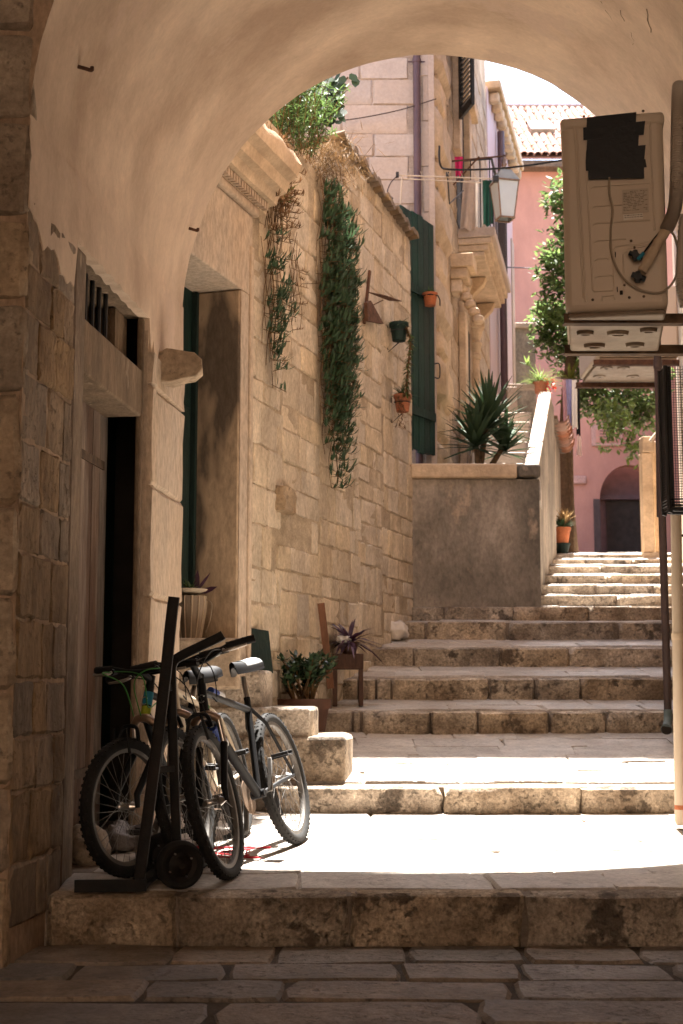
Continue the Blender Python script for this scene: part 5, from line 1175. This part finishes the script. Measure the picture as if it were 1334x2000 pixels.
b = MB(); b.tube([V(c.x,21,floor_z(21)), c], .035, 8); b.build('trunk', M_STEM, pl); b = MB(); tuft(b, c, 50, .34, .035, 1.2, .6, .25); b.build('fronds', leafmat('palm_frond',(.22,.24,.05),.4,.4), pl, smooth=None)
# ================================================================ VINES AND GRASSES on the garden wall
def hang(label, u0, u1, v0, v1, strands, step, Lf, leafm, dens=1.0, stem=L_DRY, out=.03, thick=.08, ragged=.35, greens=1.0):
    t = thing('hanging_vine', label, 'vine', F2.P(F2.hit((u0+u1)/2, v1)[0], F2.hit((u0+u1)/2, v1)[1], .05), None)
    s0, zt = F2.hit(u0, v0); s1, _ = F2.hit(u1, v0); _, zbm = F2.hit((u0+u1)/2, v1); sb = MB(); lb = MB()
    for k in range(strands):
        s = rnd(s0, s1); f = abs((s-s0)/(s1-s0)-.45)*2; L_ = (zt-zbm)*(1-ragged*rnd(0,1)-.25*f*f); z = zt+rnd(-.15,.1); pts = []; o = out+rnd(0,thick)
        n = max(4, int(L_/.12))
        for i in range(n+1): pts.append(F2.P(s+.03*math.sin(i*.9+k)+rnd(-.012,.012), z-L_*i/n, o+.015*math.sin(i*1.3+k)))
        sb.tube(pts, .003, 4, False)
        zc = rnd(.0,.2)
        while zc < L_:
            t_ = zc/L_; k2 = dens*(.5+.7*t_)
            if rnd(0,1) < k2:
                p = F2.P(s+.03*math.sin(t_*n*.9+k)+rnd(-.03,.03), z-zc, o); lean_ = F2.a*rnd(-1,1)+F2.n*rnd(.3,1.1); ln_ = rnd(.05,.16)
                q = p+lean_.normalized()*ln_+V(0,0,rnd(-.06,.02)); sb.tube([p,q], .0025, 4, False)
                for _ in range(random.randint(5,10)):
                    d = lean_*rnd(.2,.8)+F2.a*rnd(-.8,.8)+F2.n*rnd(-.1,.6)+V(0,0,rnd(-.1,.9)); lb.leaf(p.lerp(q,rnd(.2,1)), d, V(0,0,1), Lf*rnd(.6,1.2), Lf*.2, rnd(.1,.6), 3)
            zc += step*rnd(.6,1.4)
    sb.build('stems', stem, t, smooth=None); lb.build('leaves', leafm, t, smooth=None); return t
hang('thick dark green succulent vine hanging down the middle of the garden wall', 614, 664, 345, 955, 32, .06, .085, L_SUCC, .85, L_DRY, .02, .1)
hang('thin succulent vine with dry stems hanging beside the carved cornice', 508, 540, 455, 745, 12, .09, .075, L_SUCC, .8, L_DRY, .02, .03)
hang('dry brown stems trailing over the wall above the cornice', 506, 548, 250, 480, 40, .1, .05, L_BROWN, .4, L_DRY, .02, .06)
hang('sparse dry runner hanging between the two vines', 560, 580, 460, 690, 7, .1, .03, L_BROWN, .4, L_DRY, .01, .02)
def bush(name, label, cat, spots, m, L_, w, n, up, spread, droop=.2, stems=None):
    t = thing(name, label, cat, at(*spots[0])); b = MB()
    for s in spots: tuft(b, at(*s), n, L_, w, spread, up, droop)
    b.build('foliage', m, t, smooth=None); return t
dry = thing('dry_grass', 'mat of dry orange-brown growth spilling over the wall top', 'grass', at(650,350,10.9)); b = MB()
for _ in range(900):
    u, v = random.gauss(645,32), random.gauss(322,26); p = at(u, v, 10.75+rnd(-.25,.2)); d = V(rnd(-1,1),rnd(-1,1),rnd(-1,.5)); b.leaf(p, d, V(0,0,1), rnd(.06,.16), .006, rnd(-.4,.4), 3)
b.build('dry_stems', L_DRY, dry, smooth=None)
sg = thing('wall_shrub', 'bright green grassy shrub growing on the garden wall top under the arch', 'shrub', at(590,290,10.5)); b = MB(); b2 = MB()
for _ in range(95):
    a = at(rnd(528,625), rnd(275,325), 10.2+rnd(-.3,.4)); e = a+V(rnd(-.12,.22), rnd(-.15,.15), rnd(.25,.75)); cv = curve([a, a.lerp(e,.5)+V(rnd(-.05,.05),0,.05), e],5); b2.tube(cv, .003, 4, False)
    for p in cv[2:]:
        for _q in range(5): b.leaf(p, V(rnd(-1,1),rnd(-1,1),rnd(-.4,.8)), V(0,0,1), rnd(.04,.075), .012, 0, 2)
b.build('leaves', L_GRASS, sg, smooth=None); b2.build('stalks', L_DRY, sg, smooth=None)
iv = thing('ivy', 'dark green broad-leaved ivy under the crown of the arch', 'ivy', at(650,200,11.5)); b = MB()
for _ in range(220):
    u, v = rnd(585,665), rnd(148,235)
    if v < 330-.29*u-.0 or v > 250-(640-u)*.2: pass
    p = at(u, v, 11.4+rnd(-.2,.2)); b.leaf(p, V(rnd(-.6,.6),rnd(-.6,-.1),rnd(-1,.2)), V(0,-1,.4), rnd(.07,.12), rnd(.05,.08), rnd(-.2,.2), 3)
for u, v in ((672,148),(684,144),(695,152),(668,160),(654,165),(662,185),(655,205),(668,200)): b.leaf(at(u,v,11.3), V(rnd(-.3,.6),-.2,-.8), V(0,-1,.3), .11, .075, .1, 3)
b.build('leaves', L_TREE if False else L_YUCCA, iv, smooth=None)
b2 = MB(); b2.tube(curve([at(600,300,11.2), at(620,250,11.4), at(640,200,11.4), at(680,150,11.3)],5), .008, 6); b2.build('stem', M_STEM, iv)
sp = thing('wall_sprig', 'small sunlit yellow-green sprig on top of the cornice', 'plant', at(478,325,9.0)); b = MB()
for u in (468, 478, 488):
    base = F2.P(*F2.hit(480,330,.12), .12)
    tip = base+V((u-478)*.0035,0,.16)
    for k in range(9):
        p = base.lerp(tip, .15+.85*k/8)
        for _q in range(4): b.leaf(p, V(rnd(-1,1),rnd(-1,1),rnd(.2,.7)), V(0,0,1), .045, .011, .2, 2)
b.build('leaves', L_LIGHT, sp, smooth=None)
sh2 = thing('wall_tuft', 'fresh green leaf tuft poking from the dry stems beside the arch', 'plant', at(555,340,9.9)); b = MB()
for u, v in ((545,330),(560,325),(552,350),(560,375),(548,395)):
    p = F2.P(*F2.hit(u,v,.06), .06); tuft(b, p, 9, .11, .016, 1.0, .5, .3)
b.build('leaves', L_LIGHT, sh2, smooth=None)
# ================================================================ THINGS HUNG ON THE GARDEN WALL
hk = thing('rusty_bracket', 'rusty old iron torch bracket fixed on the garden wall', 'bracket', F2.P(*F2.hit(714,620), 0))
def fw(u, v, o): s, z = F2.hit(u, v, 0); return F2.P(s, z, o)
b = MB(); b.bar(fw(718,530,.02), fw(707,632,.02), .03, .02, F2.n); b.build('back_bar', M_RUST, hk); b = MB(); b.prism([fw(704,592,.03),fw(712,588,.03),fw(733,634,.05),fw(706,628,.03)], F2.n*.03); b.build('cup', M_RUST, hk)
b = MB(); b.prism([fw(712,572,.03),fw(726,580,.12),fw(752,592,.16),fw(735,590,.12)], V(0,0,.008)); b.build('arm_plate', M_RUST, hk); b = MB(); b.tube([fw(715,600,.03), fw(727,588,.1)], .005, 6); b.build('stay', M_RUST, hk)
def wallpot(u, v, r, h, m, label, bracket=True, o=.11, trail=None, tilt=0):
    c = fw(u, v, o); t = thing('wall_planter', label, 'planter', c, 'planters hung on the wall'); pot(t, c, r, h, m)
    b = MB(); b.tube([c+V(r*.9*math.cos(a),r*.9*math.sin(a),h*.55) for a in [k*.5236 for k in range(13)]], .005, 6); b.tube([fw(u,v,.0)+V(0,0,h*.9), fw(u,v,.0)+V(0,0,-.1), c+V(0,0,-.01)], .006, 6); b.build('iron_holder', M_BLACK, t)
    return t, c
t, c = wallpot(757, 668, .085, .17, M_GREEN, 'green trough planter with trailing stems on the garden wall'); b = MB(); tuft(b, c+V(0,0,.15), 50, .12, .02, 1.3, .3, .5)
s_ = MB(); pth = curve([c+V(.06,-.03,.14), c+V(.1,-.05,0), c+V(.085,-.05,-.2), c+V(.07,-.04,-.38), c+V(.06,-.03,-.5)],8); s_.tube(pth, .008, 5)
for p in pth[3:]:
    for _ in range(6): b.leaf(p, V(rnd(-1,1),rnd(-1,1),rnd(-.6,.3)), V(0,0,1), rnd(.04,.085), .013, -.2, 2)
b.build('trailing_leaves', L_GRASS, t, smooth=None); s_.build('trailing_stem', L_BROWN, t)
b = MB()
for p in pth: 
    for _ in range(5): b.leaf(p, V(rnd(-1,1),rnd(-1,1),rnd(-1,.3)), V(0,0,1), rnd(.03,.07), .012, -.2, 2)
b.build('withered_leaves', L_BROWN, t, smooth=None)
t, c = wallpot(764, 806, .08, .16, M_TERRA, 'terracotta wall pot with drooping plant, lower of the two on the garden wall'); b = MB(); tuft(b, c+V(0,0,.14), 70, .14, .014, 1.3, .4, .5); b.build('leaves', L_SUCC, t, smooth=None)
b = MB()
for _ in range(90): b.leaf(c+V(-.03+rnd(-.03,.05),-.08+rnd(-.03,.02),.14-rnd(0,.3)), V(rnd(-1,1),rnd(-1,.2),rnd(-1,.2)), V(0,0,1), rnd(.04,.07), .013, 0, 2)
b.build('drooping_leaves', L_BROWN, t, smooth=None)
sgt, zgt = Fgt.hit(823, 600, .0); c = Fgt.P(sgt, zgt, .1); t = thing('wall_planter', 'small orange-red pot in an iron ring on the green gate', 'planter', c, 'planters hung on the wall')
pot(t, c, .075, .13, M_TERRA); b = MB(); tuft(b, c+V(0,0,.12), 60, .09, .007, 1.2, .5, .3); b.build('leaves', L_GRASS, t, smooth=None)
b = MB(); b.tube([c+V(-.14,.02,.12), c+V(-.08,-.02,.1), c+V(0,-.08,.1), c+V(.08,-.02,.1), c+V(.1,0,.06), c+V(.1,0,-.0)], .007, 6); b.build('iron_ring', M_BLACK, t)
# ================================================================ POTS AND BOARDS at the foot of the garden wall
bd = MB(); c = at(502,1312,9.28); zz = 1.16
Fb = Frame(at(479,1270,9.22).x, 9.22, at(525,1270,9.36).x, 9.36)
bd.box8([Fb.P(0,1.155,.05),Fb.P(Fb.len,1.155,.05),Fb.P(Fb.len,1.155,.03),Fb.P(0,1.155,.03),Fb.P(0,1.46,0),Fb.P(Fb.len,1.44,0),Fb.P(Fb.len,1.44,-.02),Fb.P(0,1.46,-.02)])
bd.build('board', M_GREEN, label='dark green board leaning on the wall above the doorsteps', cat='board', bevel=.003)
wp = thing('potted_plant', 'striped woven pot with dish and purple leaves before the green door', 'plant', at(370,1245,8.75))
c = at(370,1248,8.75); c.z = 1.365; b = MB()
prof = [(.07,0),(.085,.08),(.1,.18),(.105,.235),(.1,.27),(.09,.27),(.088,.22),(.001,.2)]; b.lathe(prof, c, 24); b.build('pot', mat('raffia',(.30,.23,.17),.25,20,.9,.4,60,rand=0,stretch=(1,1,.1)), wp, smooth=40)
for k in range(14):
    a = 2*math.pi*k/14; b = MB(); b.tube([c+V(math.cos(a)*r*1.02,math.sin(a)*r*1.02,z) for r, z in prof[:5]], .005, 5); b.build('pale_stripe', M_WRAP, wp)
for s in (-1,1): b = MB(); b.tube(curve([c+V(s*.1,0,.25), c+V(s*.14,-.02,.22), c+V(s*.13,-.02,.12), c+V(s*.1,0,.04)],4), .004, 5); b.build('handle', M_CABLE, wp)
b = MB(); b.lathe([(.04,.275),(.11,.3),(.125,.31),(.12,.315),(.03,.29)], c+V(-.01,0,0), 22); b.build('dish', M_CREAM, wp)
b = MB(); tuft(b, c+V(0,0,.3), 45, .1, .014, 1.2, .5, .3); b.build('small_leaves', L_GRASS, wp, smooth=None)
b = MB(); b.leaf(c+V(.04,0,.3), V(.05,0,1), V(0,-1,0), .14, .035, 0, 3); b.leaf(c+V(.06,0,.29), V(1,-.1,.35), V(0,-1,.4), .12, .04, 0, 3); b.leaf(c+V(.04,0,.3), V(.6,0,.8), V(0,-1,0), .15, .02, .1, 3); b.build('purple_leaves', L_PURP, wp, smooth=None)
jp = thing('potted_plant', 'jade plant in a dark brown bowl on the steps by the wall', 'plant', at(590,1420,10.2))
c = at(592,1425,9.85); c.z = floor_z(9.85)-.02; pot(jp, c, .19, .34, M_DKPOT, n=26); b = MB(); l_ = MB()
for k in range(24):
    a = k*2.4; p0 = c+V(.06*math.cos(a),.06*math.sin(a),.3); p1 = p0+V(rnd(-.2,.2),rnd(-.16,.16),rnd(.16,.34)); cv = curve([p0, p0.lerp(p1,.5)+V(rnd(-.03,.03),0,.02), p1],4); b.tube(cv, [.011-.0007*i for i in range(len(cv))], 6)
    for p in cv[4:]:
        for _ in range(9): d = V(rnd(-1,1),rnd(-1,1),rnd(-.2,.9)); l_.leaf(p+d*.02, d, V(0,0,1), rnd(.035,.06), .03, .2, 3)
b.build('stems', L_DRY, jp); l_.build('leaves', L_JADE, jp, smooth=None)
ps = thing('plant_stand', 'small dark wooden plant stand on the steps beside the jade plant', 'stand', at(680,1368,10.9)); M_DWOOD = mat('dark_wood',(.07,.032,.02),.35,10,.6,.3,50,rand=.1,stretch=(1,1,.2))
c = at(682,1370,10.85); z0 = floor_z(10.85); tz = at(682,1300,10.85).z
b = MB(); b.box(c.x-.13,c.x+.11,10.72,10.98,tz-.03,tz+.09); b.build('box', M_DWOOD, ps, bevel=.006)
for sx in (-.11,.09):
    for y in (10.74,10.96): b = MB(); b.box(c.x+sx-.018,c.x+sx+.018,y-.018,y+.018,floor_z(y)+.0,tz-.031); b.build('leg', M_DWOOD, ps, bevel=.004)
pu = thing('potted_plant', 'purple-leaved plant with white wrapping on the wooden stand', 'plant', V(c.x,10.85,tz+.09)); pot(pu, V(c.x,10.85,tz+.092), .075, .09, M_DKPOT); b = MB(); tuft(b, V(c.x,10.85,tz+.17), 95, .27, .035, 1.3, .4, .7); b.build('leaves', L_PURP, pu, smooth=None)
blob('white_wrapping', M_WHITE, V(c.x-.04,10.8,tz+.2), .06,.05,.035, 5, pu)
pk = MB(); pk.bar(at(646,1345,10.6), at(627,1178,10.5), .055, .02, (0,1,0)); pk.build('plank', mat('red_brown_wood',(.16,.07,.035),.3,10,.6,.3,50,rand=0,stretch=(1,1,.15)), label='narrow red-brown plank leaning upright against the garden wall', cat='plank', bevel=.003)
p = at(778,1200,12.55); blob('plastic_bag', mat('white_plastic',(.60,.54,.48),.1,20,.35,.5,25,rand=0), V(p.x-.03,12.6,floor_z(12.6)+.09), .11,.1,.1, 12, amp=.3, label='white plastic bag stuffed in the corner by the sixth step', cat='bag')
p = ground_hit(1215,1492); b = MB(); b.tube(curve([p+V(0,0,.012), p+V(.1,.02,.015), p+V(.2,.03,.012), p+V(.3,.09,.014)],4), .006, 5); b.build('twig', M_STEM, label='dry twig lying on the sunlit tread by the plastic pipe', cat='twig')
